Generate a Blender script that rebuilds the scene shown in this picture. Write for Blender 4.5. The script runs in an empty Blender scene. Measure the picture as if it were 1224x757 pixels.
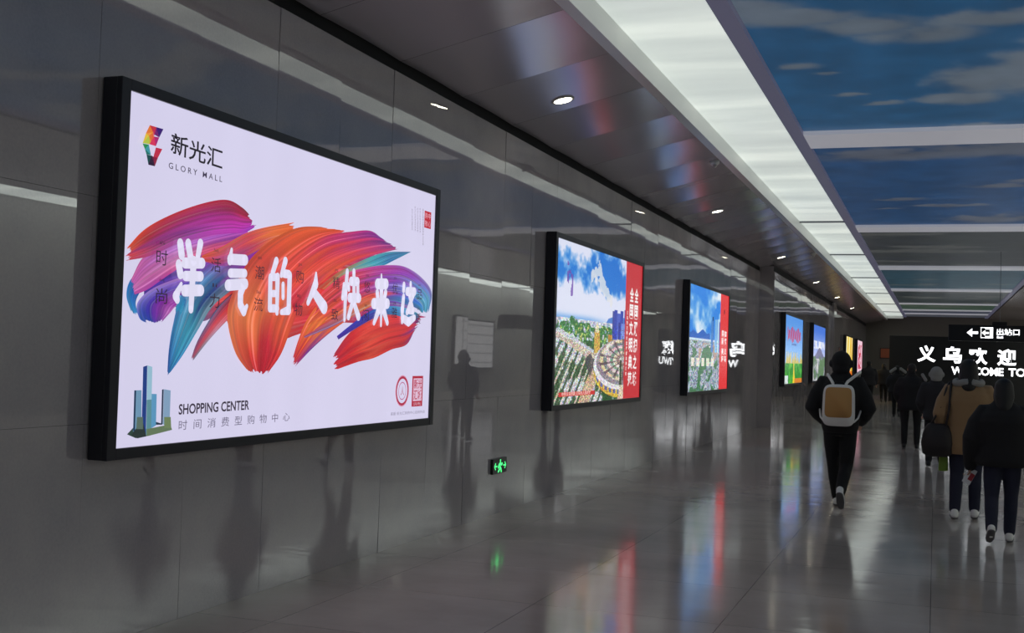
import bpy, bmesh, math, random
import numpy as np
from mathutils import Vector, Matrix, noise

SC = bpy.context.scene
COL = SC.collection
PI = math.pi
random.seed(7)

# ------------------------------------------------------------------ camera
F_PX, IW, IH, CAM_H = 1400.0, 1224, 757, 1.6
def _norm(v): return v / np.linalg.norm(v)
_fy = _norm(np.array([(1118 - 612) / F_PX, (440 - 378.5) / F_PX, 1.0]))      # the corridor axis seen by the lens
_p2 = np.array([(118 - 612) / F_PX, (440 - 32 - 378.5) / F_PX, 1.0])
_up = _norm(np.cross(_fy, _p2))
if _up[1] > 0: _up = -_up
RW = np.stack([np.cross(_fy, _up), _fy, _up])                                # rows: world X, Y, Z in lens axes
cam_d = bpy.data.cameras.new('camera'); cam = bpy.data.objects.new('camera', cam_d); COL.objects.link(cam)
cam_d.sensor_width = 36.0; cam_d.lens = 36.0 * F_PX / IW; cam_d.clip_end = 300
_m = RW @ np.diag([1, -1, -1])
M4 = Matrix(((*_m[0], 0), (*_m[1], 0), (*_m[2], CAM_H), (0, 0, 0, 1)))
cam.matrix_world = M4
SC.camera = cam

# ------------------------------------------------------------------ world, exposure
w = bpy.data.worlds.new('world'); SC.world = w; w.use_nodes = True
w.node_tree.nodes['Background'].inputs[0].default_value = (.5, .5, .55, 1)
w.node_tree.nodes['Background'].inputs[1].default_value = 0.02
SC.view_settings.view_transform = 'Standard'; SC.view_settings.look = 'None'
SC.view_settings.exposure = 0.0; SC.view_settings.gamma = 1.0; SC.view_settings.use_curve_mapping = False
STRIP_E = 0.87      # luminous ceiling strips
SCREEN_E = 0.94      # lightbox faces
LAMP_W = 9.0         # each downlight
DOWN_E = 14.0       # downlight lenses
SKY_E = 0.56  # weak glow added to the printed sky panels to lift their brightness
STRIP_R = 2.7       # the wide strip over the far side

# ------------------------------------------------------------------ helpers
def lin(c):
    c = [x / 255.0 for x in c]
    return tuple((x / 12.92 if x <= .04045 else ((x + .055) / 1.055) ** 2.4) for x in c)
def lin_a(a):
    a = np.clip(a, 0, 1)
    return np.where(a <= .04045, a / 12.92, ((a + .055) / 1.055) ** 2.4)

MATS = {}
def mat(name, col=(.5, .5, .5), rough=.5, metal=0., ior=1.5, emit=None, es=1., coat=0., sheen=0.):
    if name in MATS: return MATS[name]
    m = bpy.data.materials.new(name); m.use_nodes = True
    b = m.node_tree.nodes['Principled BSDF']
    b.inputs['Base Color'].default_value = (*col, 1)
    b.inputs['Roughness'].default_value = rough
    b.inputs['Metallic'].default_value = metal
    b.inputs['IOR'].default_value = ior
    b.inputs['Coat Weight'].default_value = coat
    if sheen: b.inputs['Sheen Weight'].default_value = sheen
    if emit:
        b.inputs['Emission Color'].default_value = (*emit, 1); b.inputs['Emission Strength'].default_value = es
    MATS[name] = m
    return m
def nodes(m): return m.node_tree.nodes, m.node_tree.links
def add_node(nt, t, **kw):
    n = nt.nodes.new(t)
    for k, v in kw.items(): setattr(n, k, v)
    return n
def noise_node(m, scale, detail=4, rough=.55, vec=None, stretch=None, off=(0, 0, 0)):
    nt = m.node_tree
    tc = add_node(nt, 'ShaderNodeTexCoord')
    mp = add_node(nt, 'ShaderNodeMapping'); nt.links.new(tc.outputs['Object'], mp.inputs[0])
    if stretch: mp.inputs['Scale'].default_value = stretch
    mp.inputs['Location'].default_value = off
    n = add_node(nt, 'ShaderNodeTexNoise'); n.inputs['Scale'].default_value = scale
    n.inputs['Detail'].default_value = detail; n.inputs['Roughness'].default_value = rough
    nt.links.new(mp.outputs[0], n.inputs['Vector'])
    return n
def ramp(m, src, stops):
    nt = m.node_tree
    r = add_node(nt, 'ShaderNodeValToRGB'); nt.links.new(src, r.inputs[0])
    e = r.color_ramp.elements
    while len(e) < len(stops): e.new(.5)
    for i, (p, c) in enumerate(stops):
        e[i].position = p; e[i].color = (*c, 1) if len(c) == 3 else c
    return r
def bump(m, src, strength, dist):
    nt = m.node_tree; b = nt.nodes['Principled BSDF']
    n = add_node(nt, 'ShaderNodeBump'); n.inputs['Strength'].default_value = strength; n.inputs['Distance'].default_value = dist
    nt.links.new(src, n.inputs['Height']); nt.links.new(n.outputs[0], b.inputs['Normal'])

class MB:
    def __init__(s): s.v = []; s.f = []; s.c = []; s.mi = []; s.sm = []
    def add(s, vs, fs, mi=0, col=None, smooth=False):
        o = len(s.v); s.v += [tuple(p) for p in vs]
        for f in fs: s.f.append(tuple(i + o for i in f)); s.mi.append(mi); s.sm.append(smooth)
        if col is not None:
            if isinstance(col, list): s.c += col
            else: s.c += [col] * len(vs)
        return s
    def box(s, x0, x1, y0, y1, z0, z1, mi=0):
        return s.add([(x0, y0, z0), (x1, y0, z0), (x1, y1, z0), (x0, y1, z0), (x0, y0, z1), (x1, y0, z1), (x1, y1, z1), (x0, y1, z1)],
                     [(0, 3, 2, 1), (4, 5, 6, 7), (0, 1, 5, 4), (1, 2, 6, 5), (2, 3, 7, 6), (3, 0, 4, 7)], mi)
    def tube(s, pts, rad, n=14, flat=1.0, mi=0, caps=4):
        """tapered limb with rounded ends; rad is a radius per point (or one for all); flat squashes local depth"""
        pts = [Vector(p) for p in pts]
        if not hasattr(rad, '__len__'): rad = [rad] * len(pts)
        ring = []
        d0 = (pts[1] - pts[0]).normalized(); d1 = (pts[-1] - pts[-2]).normalized()
        for k in range(caps, 0, -1):
            a = k / caps * PI / 2 * .97; ring.append((pts[0] - d0 * rad[0] * math.sin(a), rad[0] * math.cos(a), d0))
        for i, p in enumerate(pts):
            d = d0 if i == 0 else d1 if i == len(pts) - 1 else ((pts[i] - pts[i-1]).normalized() + (pts[i+1] - pts[i]).normalized()).normalized()
            ring.append((p, rad[i], d))
        for k in range(1, caps + 1):
            a = k / caps * PI / 2 * .97; ring.append((pts[-1] + d1 * rad[-1] * math.sin(a), rad[-1] * math.cos(a), d1))
        ref = Vector((1, 0, 0)) if abs(d0.x) < .8 else Vector((0, 1, 0))
        vs = []
        for p, r, d in ring:
            u = (ref - d * ref.dot(d)).normalized(); v = d.cross(u)
            for j in range(n):
                a = 2 * PI * j / n; vs.append(p + u * (math.cos(a) * r) + v * (math.sin(a) * r * flat))
        fs = []
        for i in range(len(ring) - 1):
            for j in range(n): fs.append((i*n+j, i*n+(j+1) % n, (i+1)*n+(j+1) % n, (i+1)*n+j))
        fs.append(tuple(range(n))[::-1]); fs.append(tuple((len(ring)-1)*n + j for j in range(n)))
        return s.add(vs, fs, mi, smooth=True)
    def rings(s, rs, n=24, mi=0, p=2.0):
        """stack of horizontal superellipse sections: (x, y, z, rx, ry)"""
        vs = []
        for (x, y, z, rx, ry) in rs:
            for j in range(n):
                a = 2 * PI * j / n; ca, sa = math.cos(a), math.sin(a)
                vs.append((x + rx * math.copysign(abs(ca) ** (2/p), ca), y + ry * math.copysign(abs(sa) ** (2/p), sa), z))
        fs = []
        for i in range(len(rs) - 1):
            for j in range(n): fs.append((i*n+j, i*n+(j+1) % n, (i+1)*n+(j+1) % n, (i+1)*n+j))
        fs.append(tuple(range(n))[::-1]); fs.append(tuple((len(rs)-1)*n + j for j in range(n)))
        return s.add(vs, fs, mi, smooth=True)
    def ball(s, c, r, n=16, mi=0, rot=None):
        if not hasattr(r, '__len__'): r = (r, r, r)
        vs = []; m = n // 2
        for i in range(1, m):
            t = PI * i / m
            for j in range(n):
                a = 2 * PI * j / n
                v = Vector((r[0]*math.sin(t)*math.cos(a), r[1]*math.sin(t)*math.sin(a), -r[2]*math.cos(t)))
                if rot: v = rot @ v
                vs.append(v + Vector(c))
        b = Vector((0, 0, -r[2])); t_ = Vector((0, 0, r[2]))
        if rot: b = rot @ b; t_ = rot @ t_
        vs += [b + Vector(c), t_ + Vector(c)]
        fs = []
        for i in range(m - 2):
            for j in range(n): fs.append((i*n+j, i*n+(j+1) % n, (i+1)*n+(j+1) % n, (i+1)*n+j))
        k = (m - 1) * n
        for j in range(n):
            fs.append((k, (j+1) % n, j)); fs.append((k+1, (m-2)*n+j, (m-2)*n+(j+1) % n))
        return s.add(vs, fs, mi, smooth=True)
    def build(s, name, mats, parent=None, colors=False, remesh=None, bevel=None, smooth_it=2):
        me = bpy.data.meshes.new(name); me.from_pydata(s.v, [], s.f); me.update()
        if not isinstance(mats, (list, tuple)): mats = [mats]
        for m in mats: me.materials.append(m)
        me.polygons.foreach_set('material_index', s.mi); me.polygons.foreach_set('use_smooth', s.sm)
        if colors:
            ca = me.color_attributes.new('print', 'FLOAT_COLOR', 'POINT')
            arr = np.ones((len(s.v), 4), dtype=np.float32); arr[:, :3] = np.array(s.c, dtype=np.float32)
            ca.data.foreach_set('color', arr.ravel())
        o = bpy.data.objects.new(name, me); COL.objects.link(o)
        if parent: o.parent = parent
        if remesh:
            md = o.modifiers.new('skin', 'REMESH'); md.mode = 'VOXEL'; md.voxel_size = remesh; md.use_smooth_shade = True
            if smooth_it:
                sm = o.modifiers.new('soften', 'SMOOTH'); sm.factor = .5; sm.iterations = smooth_it
        if bevel:
            bv = o.modifiers.new('bevel', 'BEVEL'); bv.width = bevel; bv.segments = 3; bv.limit_method = 'ANGLE'
        return o

def tag(o, label=None, cat=None, group=None, kind=None):
    if label: o['label'] = label
    if cat: o['category'] = cat
    if group: o['group'] = group
    if kind: o['kind'] = kind
    return o
def thing(name, label, cat, loc=(0, 0, 0), rz=0, group=None):
    o = bpy.data.objects.new(name, None); COL.objects.link(o); o.empty_display_size = .2
    o.location = loc; o.rotation_euler = (0, 0, rz)
    return tag(o, label, cat, group)
def struct(o): o['kind'] = 'structure'; return o

# ------------------------------------------------------------------ materials of the hall
def m_granite():
    m = mat('polished_dark_granite', (.09, .087, .09), .05, ior=2.15)
    nt = m.node_tree; b = nt.nodes['Principled BSDF']
    n = noise_node(m, 1.3, 6); n2 = noise_node(m, 60, 3)
    mx = add_node(nt, 'ShaderNodeMath', operation='ADD'); nt.links.new(n.outputs[0], mx.inputs[0])
    ml = add_node(nt, 'ShaderNodeMath', operation='MULTIPLY'); nt.links.new(n2.outputs[0], ml.inputs[0]); ml.inputs[1].default_value = .35
    nt.links.new(ml.outputs[0], mx.inputs[1])
    r = ramp(m, mx.outputs[0], [(.35, lin((150, 144, 150))), (.6, lin((166, 159, 163))), (.95, lin((182, 174, 173)))])
    nt.links.new(r.outputs[0], b.inputs['Base Color'])
    n3 = noise_node(m, .9, 5, off=(3, 5, 1))
    r2 = ramp(m, n3.outputs[0], [(.3, (.008,) * 3), (.75, (.035,) * 3)])
    nt.links.new(r2.outputs[0], b.inputs['Roughness'])
    return m
def m_floor():
    m = mat('polished_stone_floor', (.15, .145, .14), .2, ior=1.75)
    nt = m.node_tree; b = nt.nodes['Principled BSDF']
    tc = add_node(nt, 'ShaderNodeTexCoord')
    br = add_node(nt, 'ShaderNodeTexBrick'); nt.links.new(tc.outputs['Object'], br.inputs['Vector'])
    br.offset = 0.0; br.inputs['Scale'].default_value = 1.0
    br.inputs['Brick Width'].default_value = 1.2; br.inputs['Row Height'].default_value = 1.2; br.inputs['Mortar Size'].default_value = .003
    br.inputs['Color1'].default_value = (*lin((186, 178, 171)), 1); br.inputs['Color2'].default_value = (*lin((194, 186, 179)), 1)
    br.inputs['Mortar'].default_value = (*lin((120, 112, 108)), 1)
    n = noise_node(m, .8, 6); r = ramp(m, n.outputs[0], [(.3, (.72, .70, .70)), (.7, (1.08, 1.06, 1.04))])
    mx = add_node(nt, 'ShaderNodeMixRGB', blend_type='MULTIPLY'); mx.inputs[0].default_value = 1
    nt.links.new(br.outputs['Color'], mx.inputs[1]); nt.links.new(r.outputs[0], mx.inputs[2])
    nt.links.new(mx.outputs[0], b.inputs['Base Color'])
    n2 = noise_node(m, .55, 5, off=(9, 2, 0)); r2 = ramp(m, n2.outputs[0], [(.3, (.07,) * 3), (.7, (.16,) * 3)])
    nt.links.new(r2.outputs[0], b.inputs['Roughness'])
    n3 = noise_node(m, 1.6, 3, off=(4, 4, 0), stretch=(.6, 1.4, 1))
    bump(m, n3.outputs[0], .22, .012)
    return m
GRAN = m_granite(); FLOOR = m_floor()
SOFF = mat('brushed_metal_soffit', (.60, .555, .60), .21, metal=.5, ior=1.6)
WHITEP = mat('white_painted_metal', (.85, .86, .84), .35)
GREYF = mat('grey_frame_metal', lin((120, 122, 130)), .35, metal=.3)
DARKG = mat('dark_gap', (.012, .012, .013), .8)
BLACKM = mat('black_powder_coat', lin((26, 26, 36)), .35)
WALL2 = mat('end_wall_paint', lin((120, 116, 108)), .5)

# ------------------------------------------------------------------ the hall
XL, XR, XP = -4.115, 9.40, -3.77       # left wall, right wall, left wall beyond the pier
YA, YB, YP = -10.0, 70.5, 29.3
XM = .47
mb = MB(); mb.add([(XL - .6, YA, 0), (XR + .3, YA, 0), (XR + .3, YB + .3, 0), (XL - .6, YB + .3, 0)], [(0, 1, 2, 3)])
struct(mb.build('floor', FLOOR))

def stone_wall(name, x, sgn, y0, y1, pitch, first, rows, tilt, seed, m=None):
    """cladding of polished slabs, each set a hair out of true, over a dark bed"""
    rnd = random.Random(seed); mb = MB()
    y = first
    while y > y0: y -= pitch
    while y < y1:
        a, b = max(y, y0) + .0008, min(y + pitch, y1) - .0008
        for k in range(len(rows) - 1):
            z0, z1 = rows[k] + .0008, rows[k+1] - .0008
            tx, ty, d = rnd.gauss(0, tilt), rnd.gauss(0, tilt * .6), rnd.uniform(0, .0012)
            tx = max(-2 * tilt, min(2 * tilt, tx)); ty = max(-1.2 * tilt, min(1.2 * tilt, ty))
            def X(yy, zz): return x + sgn * (d + tx * (zz - (z0 + z1) / 2) + ty * (yy - (a + b) / 2))
            vs = [(X(a, z0), a, z0), (X(b, z0), b, z0), (X(b, z1), b, z1), (X(a, z1), a, z1)]
            back = [(x - sgn * .02, p[1], p[2]) for p in vs]
            f = [(0, 1, 2, 3), (0, 4, 5, 1), (1, 5, 6, 2), (2, 6, 7, 3), (3, 7, 4, 0)]
            mb.add(vs + back, f)
        y += pitch
    mb.box(min(x - sgn * .02, x - sgn * .25), max(x - sgn * .02, x - sgn * .25), y0, y1, 0, rows[-1] + .14, 1)
    return struct(mb.build(name, [m or GRAN, DARKG]))
ROWS = [0, 1.17, 2.35, 3.845]  # slabs stop short; black bed above paints in the shade under the soffit
stone_wall('wall_left', XL, 1, YA, YP, .868, 4.94, ROWS, .0022, 3)
stone_wall('wall_left', XP, 1, YP, YB, .868, YP, ROWS, .0022, 5)
mb = MB(); mb.box(XL - .1, XP - .021, YP - .02, YP + .3, 0, 3.98); struct(mb.build('wall_left_return', GRAN))
# slim pilaster between the fifth and sixth lightbox
mb = MB(); mb.box(XP + .002, XP + .10, 46.2, 47.4, 0, 3.96); mb.box(XP + .1, XP + .106, 46.5, 46.53, .3, 3.7)
struct(mb.build('trim_1', GRAN))
stone_wall('wall_right', XR, -1, YA, YB, 1.3, 4.5, [0, 1.4, 2.8, 4.6], .0018, 9, mat('pale_stone', (.42, .41, .40), .25))
mb = MB(); mb.box(XL - .3, XR + .3, YB, YB + .2, 0, 5.0); struct(mb.build('wall_end', WALL2))
mb = MB(); mb.box(XL - .3, XR + .3, YA - .2, YA, 0, 5.0); struct(mb.build('wall_back', WALL2))

# sloping metal soffits, made of gently dished sheets
LIPX, LIPZ, S0Z = -2.67, 4.27, 3.93
def soffit(name, xw, xl, S0Z=S0Z, LIPZ=LIPZ):
    mb = MB(); pan = 1.32; y = YA; n = 8
    sg = 1 if xl > xw else -1
    while y < YB:
        y1 = min(y + pan, YB); vs = []
        for i in range(n + 1):
            t = i / n; yy = y + .003 + (y1 - y - .006) * t
            dish = .017 * (4 * t * (1 - t)) + random.uniform(-.0004, .0004)
            for j in range(5):
                q = j / 4; vs.append((xw + (xl - xw) * q, yy, S0Z + (LIPZ - S0Z) * q + dish * (.35 + .65 * math.sin(PI * (.1 + .8 * q)))))
        fs = [(i*5+j, i*5+j+1, (i+1)*5+j+1, (i+1)*5+j) for i in range(n) for j in range(4)]
        if sg > 0: fs = [f[::-1] for f in fs]
        mb.add(vs, fs, 0, smooth=True)
        y += pan
    # dark bed over the sheets
    mb.add([(xw, YA, S0Z + .03), (xl, YA, LIPZ + .03), (xl, YB, LIPZ + .03), (xw, YB, S0Z + .03)], [(0, 1, 2, 3)], 1)
    return struct(mb.build(name, [SOFF, DARKG]))
soffit('ceiling_left', XL + .02, LIPX)
soffit('ceiling_right', 7.15, 2.72, 4.28, 4.40)

def mir(x, side): return x if side < 0 else 2 * XM - x
UPZ = 4.46
for side in (-1, 1):                  # lip and upstand of the light cove
    mb = MB()
    def bx(x0, x1, z0, z1, mi=0):
        a, b = sorted((mir(x0, side), mir(x1, side))); mb.box(a, b, YA, YB, z0, z1, mi)
    bx(LIPX - .06, LIPX + .05, LIPZ - .018, LIPZ + .02)
    bx(LIPX + .03, LIPX + .05, LIPZ + .02, UPZ + .05)
    if side < 0: struct(mb.build('trim_2', WHITEP))
mb = MB(); mb.box(7.15, 7.20, YA, YB, 4.28, 4.50); struct(mb.build('trim_3', WHITEP))
mb = MB(); mb.box(XL - .3, XR + .3, YA, YB, 4.95, 5.05); struct(mb.build('ceiling', WALL2))

# luminous strips
def m_strip():
    m = mat('backlit_membrane', (.75, .77, .75), .6, emit=(.93, 1.0, .95), es=STRIP_E)
    nt = m.node_tree; b = nt.nodes['Principled BSDF']
    n = noise_node(m, .5, 3, stretch=(.4, 1.9, 1)); r = ramp(m, n.outputs[0], [(.25, (.46, .51, .49)), (.5, (.60, .66, .62)), (.75, (.86, .92, .84))])
    nt.links.new(r.outputs[0], b.inputs['Emission Color'])
    return m
STRIP = m_strip(); STRIP2 = STRIP.copy(); STRIP2.node_tree.nodes['Principled BSDF'].inputs['Emission Strength'].default_value = STRIP_R
FX0, FX1, FZ = -1.76, -1.60, 4.44     # sky frame rail
for side, lab in ((-1, 'long glowing white ceiling strip left of the blue sky ceiling'), (1, 'wide glowing white ceiling strip along the right-hand wall')):
    t = thing('strip_light', lab, 'light', (mir(-2.13, side), 0, UPZ))
    x0, x1 = LIPX + .05 + 2.13, FX0 + .02 + 2.13
    a, b = (x0, x1) if side < 0 else (7.22 - mir(-2.13, 1), 9.35 - mir(-2.13, 1))
    m_ = MB(); m_.box(a, b, YA + .02, 69.2, 0, .03); m_.build('luminous_membrane', STRIP if side < 0 else STRIP2, t)
    for k, y in enumerate((24.0, 31.2, 39.4, 47.9, 56, 64)):
        m_ = MB(); m_.box(a, b, y, y + .07, -.03, 0); m_.build('joint_bar', GREYF, t)
    m_ = MB(); m_.box(a, b, 69.2, 69.3, -.15, .05); m_.build('end_cap', WHITEP, t)

# sky ceiling: rails, cross bars and printed panels
PX0, PX1 = FX1, 2 * XM - FX1
SKYM = None
CLOUDS = {2: [(-1.6, 9.6, .5, .30), (-1.1, 9.95, .5, .26), (-.6, 10.3, .5, .30), (-.1, 10.65, .45, .34), (.4, 10.3, .5, .24), (1.0, 10.1, .6, .22), (1.9, 9.8, .8, .25), (.35, 12.5, .42, .75), (.9, 12.3, .6, 1.0), (1.7, 12.1, .8, .9), (.25, 13.3, .4, .35),
              (-1.35, 11.55, .26, .12), (-1.1, 11.85, .16, .08), (.9, 14.9, .9, .16), (-.6, 13.4, .25, .10), (-.9, 12.9, .2, .08)],
          3: [(-.6, 16.7, 1.2, .5), (.7, 16.5, 1.4, .6), (1.9, 16.8, .8, .6), (.9, 19.8, .6, .22), (1.8, 19.4, .7, .3), (-.7, 21.2, .5, .18), (.2, 22.1, .7, .16), (-.9, 22.4, .3, .12), (.9, 24.2, .8, .7), (1.9, 23.9, .8, .7)]}
def sky_panel(i, tone, y0, y1):
    global SKYM
    if SKYM is None:
        SKYM = bpy.data.materials.new('printed_sky'); SKYM.use_nodes = True; nt = SKYM.node_tree; b = nt.nodes['Principled BSDF']; b.inputs['Roughness'].default_value = .4
        at = add_node(nt, 'ShaderNodeAttribute', attribute_name='print')
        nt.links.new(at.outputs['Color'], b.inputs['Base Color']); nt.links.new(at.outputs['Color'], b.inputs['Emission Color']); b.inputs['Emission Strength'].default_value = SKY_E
    rnd = random.Random(40 + i); cl = CLOUDS.get(i)
    if cl is None:
        cl = [(rnd.uniform(PX0, PX1), rnd.uniform(y0, y1), rnd.uniform(.5, 1.6), rnd.uniform(.2, .7)) for _ in range(7)]
    cc = np.array(lin((100, 110, 120) if i == 2 else (86, 92, 104) if i == 3 else (96, 98, 96))); ta, tb = np.array(lin(tone[0])), np.array(lin(tone[1]))
    nx, ny = 90, max(12, int((y1 - y0) * 16)); mb = MB(); z = FZ + .05
    for a in range(ny + 1):
        for b in range(nx + 1):
            x = PX0 + .004 + (PX1 - PX0 - .008) * b / nx; y = y0 + (y1 - y0) * a / ny
            n1 = noise.noise(Vector((x * 1.1, y * .8, i * 7.3))); n2 = noise.fractal(Vector((x * 2.3, y * 2.0, i * 3.1)), 1.0, 2.0, 4)
            f = 0.0
            for (cx, cy, rx, ry) in cl:
                d = math.hypot((x - cx + .12 * n2) / rx, (y - cy + .12 * n2) / ry)
                f = max(f, min(1, max(0, (1.25 - d + .45 * n2) / .8)))
            c = ta + (tb - ta) * (.5 + .5 * n1); c = c * (1 + .22 * n2)
            c = c + (cc * (1 + .2 * n2) - c) * (f * f * (3 - 2 * f) * (.85 if cl is CLOUDS.get(i) else .45))
            mb.v.append((x, y, z)); mb.c.append(tuple(np.clip(c, .002, 1)))
    mb.f = [(a*(nx+1)+b, (a+1)*(nx+1)+b, (a+1)*(nx+1)+b+1, a*(nx+1)+b+1) for a in range(ny) for b in range(nx)]; mb.mi = [0]*len(mb.f); mb.sm = [False]*len(mb.f)
    o_ = len(mb.v); q = [(PX0 + .004, y0), (PX1 - .004, y0), (PX1 - .004, y1), (PX0 + .004, y1)]
    mb.v += [(x, y, z + .001) for x, y in q] + [(x, y, z + .04) for x, y in q]; mb.c += [(.05, .05, .06)] * 8
    for f_ in ((4, 5, 6, 7), (0, 1, 5, 4), (1, 2, 6, 5), (2, 3, 7, 6), (3, 0, 4, 7)): mb.f.append(tuple(o_ + k for k in f_)); mb.mi.append(0); mb.sm.append(False)
    return mb.build('sky_ceiling_panel', SKYM, colors=True)
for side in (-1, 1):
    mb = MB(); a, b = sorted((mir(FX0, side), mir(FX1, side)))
    mb.box(a, b, YA, YB, FZ, FZ + .30); struct(mb.build('trim_4' if side < 0 else 'trim_5', mat('slate_rail', lin((104, 104, 122)), .4, emit=lin((66, 66, 84)), es=.9)))  # rails are no lamps; their brightness is put in as glow
BARS = [-5.5, 4.6, 14.83, 25.0, 35.2, 45.4, 55.6, 61.6, 65.8]
BARM = mat('pale_bar', (.62, .62, .64), .35, emit=(.52, .53, .60), es=.38)  # painted bars, not lamps; emission added in place of light falling on them
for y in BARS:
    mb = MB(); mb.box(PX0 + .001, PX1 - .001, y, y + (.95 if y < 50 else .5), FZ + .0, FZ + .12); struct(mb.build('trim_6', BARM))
tones = [((24, 70, 108), (30, 78, 120)), ((24, 70, 108), (30, 78, 120)), ((24, 74, 112), (30, 84, 124)), ((20, 60, 100), (28, 72, 116)), ((44, 50, 58), (52, 58, 60)), ((34, 62, 78), (42, 76, 90)),
         ((40, 50, 56), (48, 58, 60)), ((54, 76, 60), (60, 80, 70)), ((60, 66, 82), (70, 76, 94)), ((66, 70, 84), (80, 84, 96)), ((60, 62, 70), (80, 84, 90))]
names = ['behind the viewer', 'above the viewer', 'nearest, deep blue with two large grey clouds', 'second in view, dark blue with low grey streaks',
         'third in view, dull slate grey-blue', 'fourth in view, teal blue', 'fifth in view, grey-green', 'sixth in view, short greenish one',
         'seventh in view, violet grey', 'last, against the end wall']
ys = [YA] + BARS + [YB]
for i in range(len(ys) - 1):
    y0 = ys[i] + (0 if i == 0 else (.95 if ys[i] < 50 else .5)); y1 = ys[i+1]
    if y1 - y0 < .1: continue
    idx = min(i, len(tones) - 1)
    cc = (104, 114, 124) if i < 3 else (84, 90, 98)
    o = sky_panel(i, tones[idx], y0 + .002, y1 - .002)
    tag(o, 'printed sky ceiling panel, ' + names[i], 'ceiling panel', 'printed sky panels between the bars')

# downlights in the left and right soffits
def soff_z(x, side):
    if side > 0: return 4.40 - .12 * (x - 2.72) / 4.43
    return S0Z + (LIPZ - S0Z) * (x - (XL + .02)) / (LIPX - XL - .02)
LENS = mat('warm_lens', (.9, .9, .8), .4, emit=(1, .93, .72), es=DOWN_E)
CHR = mat('light_trim', (.6, .6, .58), .4)
sl = math.atan2(LIPZ - S0Z, LIPX - XL - .02)
dl_names = ['nearest in the left soffit', 'second in the left soffit', 'third in the left soffit', 'fourth in the left soffit', 'fifth in the left soffit', 'sixth in the left soffit', 'last in the left soffit']
def downlight(x, y, side, lab):
    t = thing('downlight', lab, 'light', (x, y, soff_z(x, side) + (.014 if side < 0 else .010)), 0, 'downlights in the soffits'); t.rotation_euler = (0, -sl if side < 0 else .027, 0)
    r1 = MB(); n = 24
    vs = []; 
    for rr, z in ((.115, .004), (.112, -.012), (.092, -.014), (.088, .03)):
        vs += [(rr * math.cos(2*PI*j/n), rr * math.sin(2*PI*j/n), z) for j in range(n)]
    fs = [(i*n+j, i*n+(j+1) % n, (i+1)*n+(j+1) % n, (i+1)*n+j) for i in range(3) for j in range(n)]
    r1.add(vs, fs, smooth=True); r1.build('trim_ring', CHR, t)
    ld = bpy.data.lights.new('downlight_lamp', 'SPOT'); ld.energy = LAMP_W; ld.spot_size = 2.6; ld.spot_blend = 1; ld.shadow_soft_size = .09; ld.color = (1, .93, .82)
    lo = bpy.data.objects.new('lamp', ld); COL.objects.link(lo); lo.parent = t; lo.location = (0, 0, -.03)
    l = MB(); l.add([(.087*math.cos(2*PI*j/n), .087*math.sin(2*PI*j/n), -.004) for j in range(n)] + [(.087*math.cos(2*PI*j/n), .087*math.sin(2*PI*j/n), -.011) for j in range(n)],
                    [tuple(range(n, 2*n))[::-1], tuple(range(n))] + [(j, (j+1) % n, n+(j+1) % n, n+j) for j in range(n)]); l.build('lens', LENS, t)
for k, y in enumerate((2.2, 10.8, 19.4, 28.0, 36.6, 44.7, 53.0)):
    downlight(-3.46, y, -1, 'round recessed downlight, ' + ['above and beside the viewer, nearest in the left soffit', 'glowing by the first dark seam of the left soffit', 'over the gap after the second lightbox', 'by the grey pier', 'over the fourth lightbox', 'over the fifth lightbox', 'farthest of the left soffit'][k])
for k, y in enumerate((10.8, 28.0, 44.7)):
    downlight(4.9, y, 1, 'round recessed downlight in the right soffit, ' + ['nearest', 'middle', 'farthest'][k])
for k, (y, lab) in enumerate(((15.4, 'small grey detector box on the soffit edge, nearer one'), (28.7, 'small grey detector box on the soffit edge, farther one'))):
    t = thing('smoke_detector', lab, 'detector', (-2.80, y, soff_z(-2.8, -1)), 0, 'detectors on the soffit edge'); t.rotation_euler = (0, -sl, 0)
    m_ = MB(); m_.rings([(0, 0, -.05, .045, .045), (0, 0, -.035, .06, .06), (0, 0, .012, .07, .07)], 20); m_.build('housing', mat('pale_housing', (.75, .75, .73), .5), t)
    m_ = MB(); m_.tube([(0, 0, -.05), (0, -.05, -.075)], .02, 10); m_.build('sensor_head', mat('pale_plastic', (.5, .5, .48), .4), t)

# ------------------------------------------------------------------ lightboxes
def screen_mat(name, strength=SCREEN_E, gloss=True):
    if name in MATS: return MATS[name]
    m = bpy.data.materials.new(name); m.use_nodes = True; nt = m.node_tree; b = nt.nodes['Principled BSDF']
    a = add_node(nt, 'ShaderNodeAttribute', attribute_name='print')
    b.inputs['Base Color'].default_value = (.02, .02, .02, 1); b.inputs['Roughness'].default_value = .25
    nt.links.new(a.outputs['Color'], b.inputs['Emission Color']); b.inputs['Emission Strength'].default_value = strength
    MATS[name] = m; return m
PRINT = screen_mat('backlit_print')

def lightbox(label, y0, y1, z0, z1, xw, xf, bez=.075):
    """wall-mounted lightbox on a wall at xw, its face at xf; returned empty sits at the wall, foot of the box"""
    t = thing('lightbox', label, 'advertising lightbox', (xw, y0, z0))
    d = abs(xf - xw); s = 1 if xf > xw else -1
    W, H = y1 - y0, z1 - z0
    case = MB(); case.box(*sorted((s * .008, s * (d - .02))), -bez, W + bez, -bez * .8, H + bez * .8); case.build('case', BLACKM, t, bevel=.006)
    fr = MB(); zz = bez * .8
    X0, X1 = sorted((s * (d - .02), s * (d + .015)))
    fr.box(X0, X1, -bez, 0, -zz, H + zz); fr.box(X0, X1, W, W + bez, -zz, H + zz)
    fr.box(X0, X1, 0, W, -zz, 0); fr.box(X0, X1, 0, W, H, H + zz)
    fr.build('frame', BLACKM, t, bevel=.004)
    return t, s * d

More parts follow.
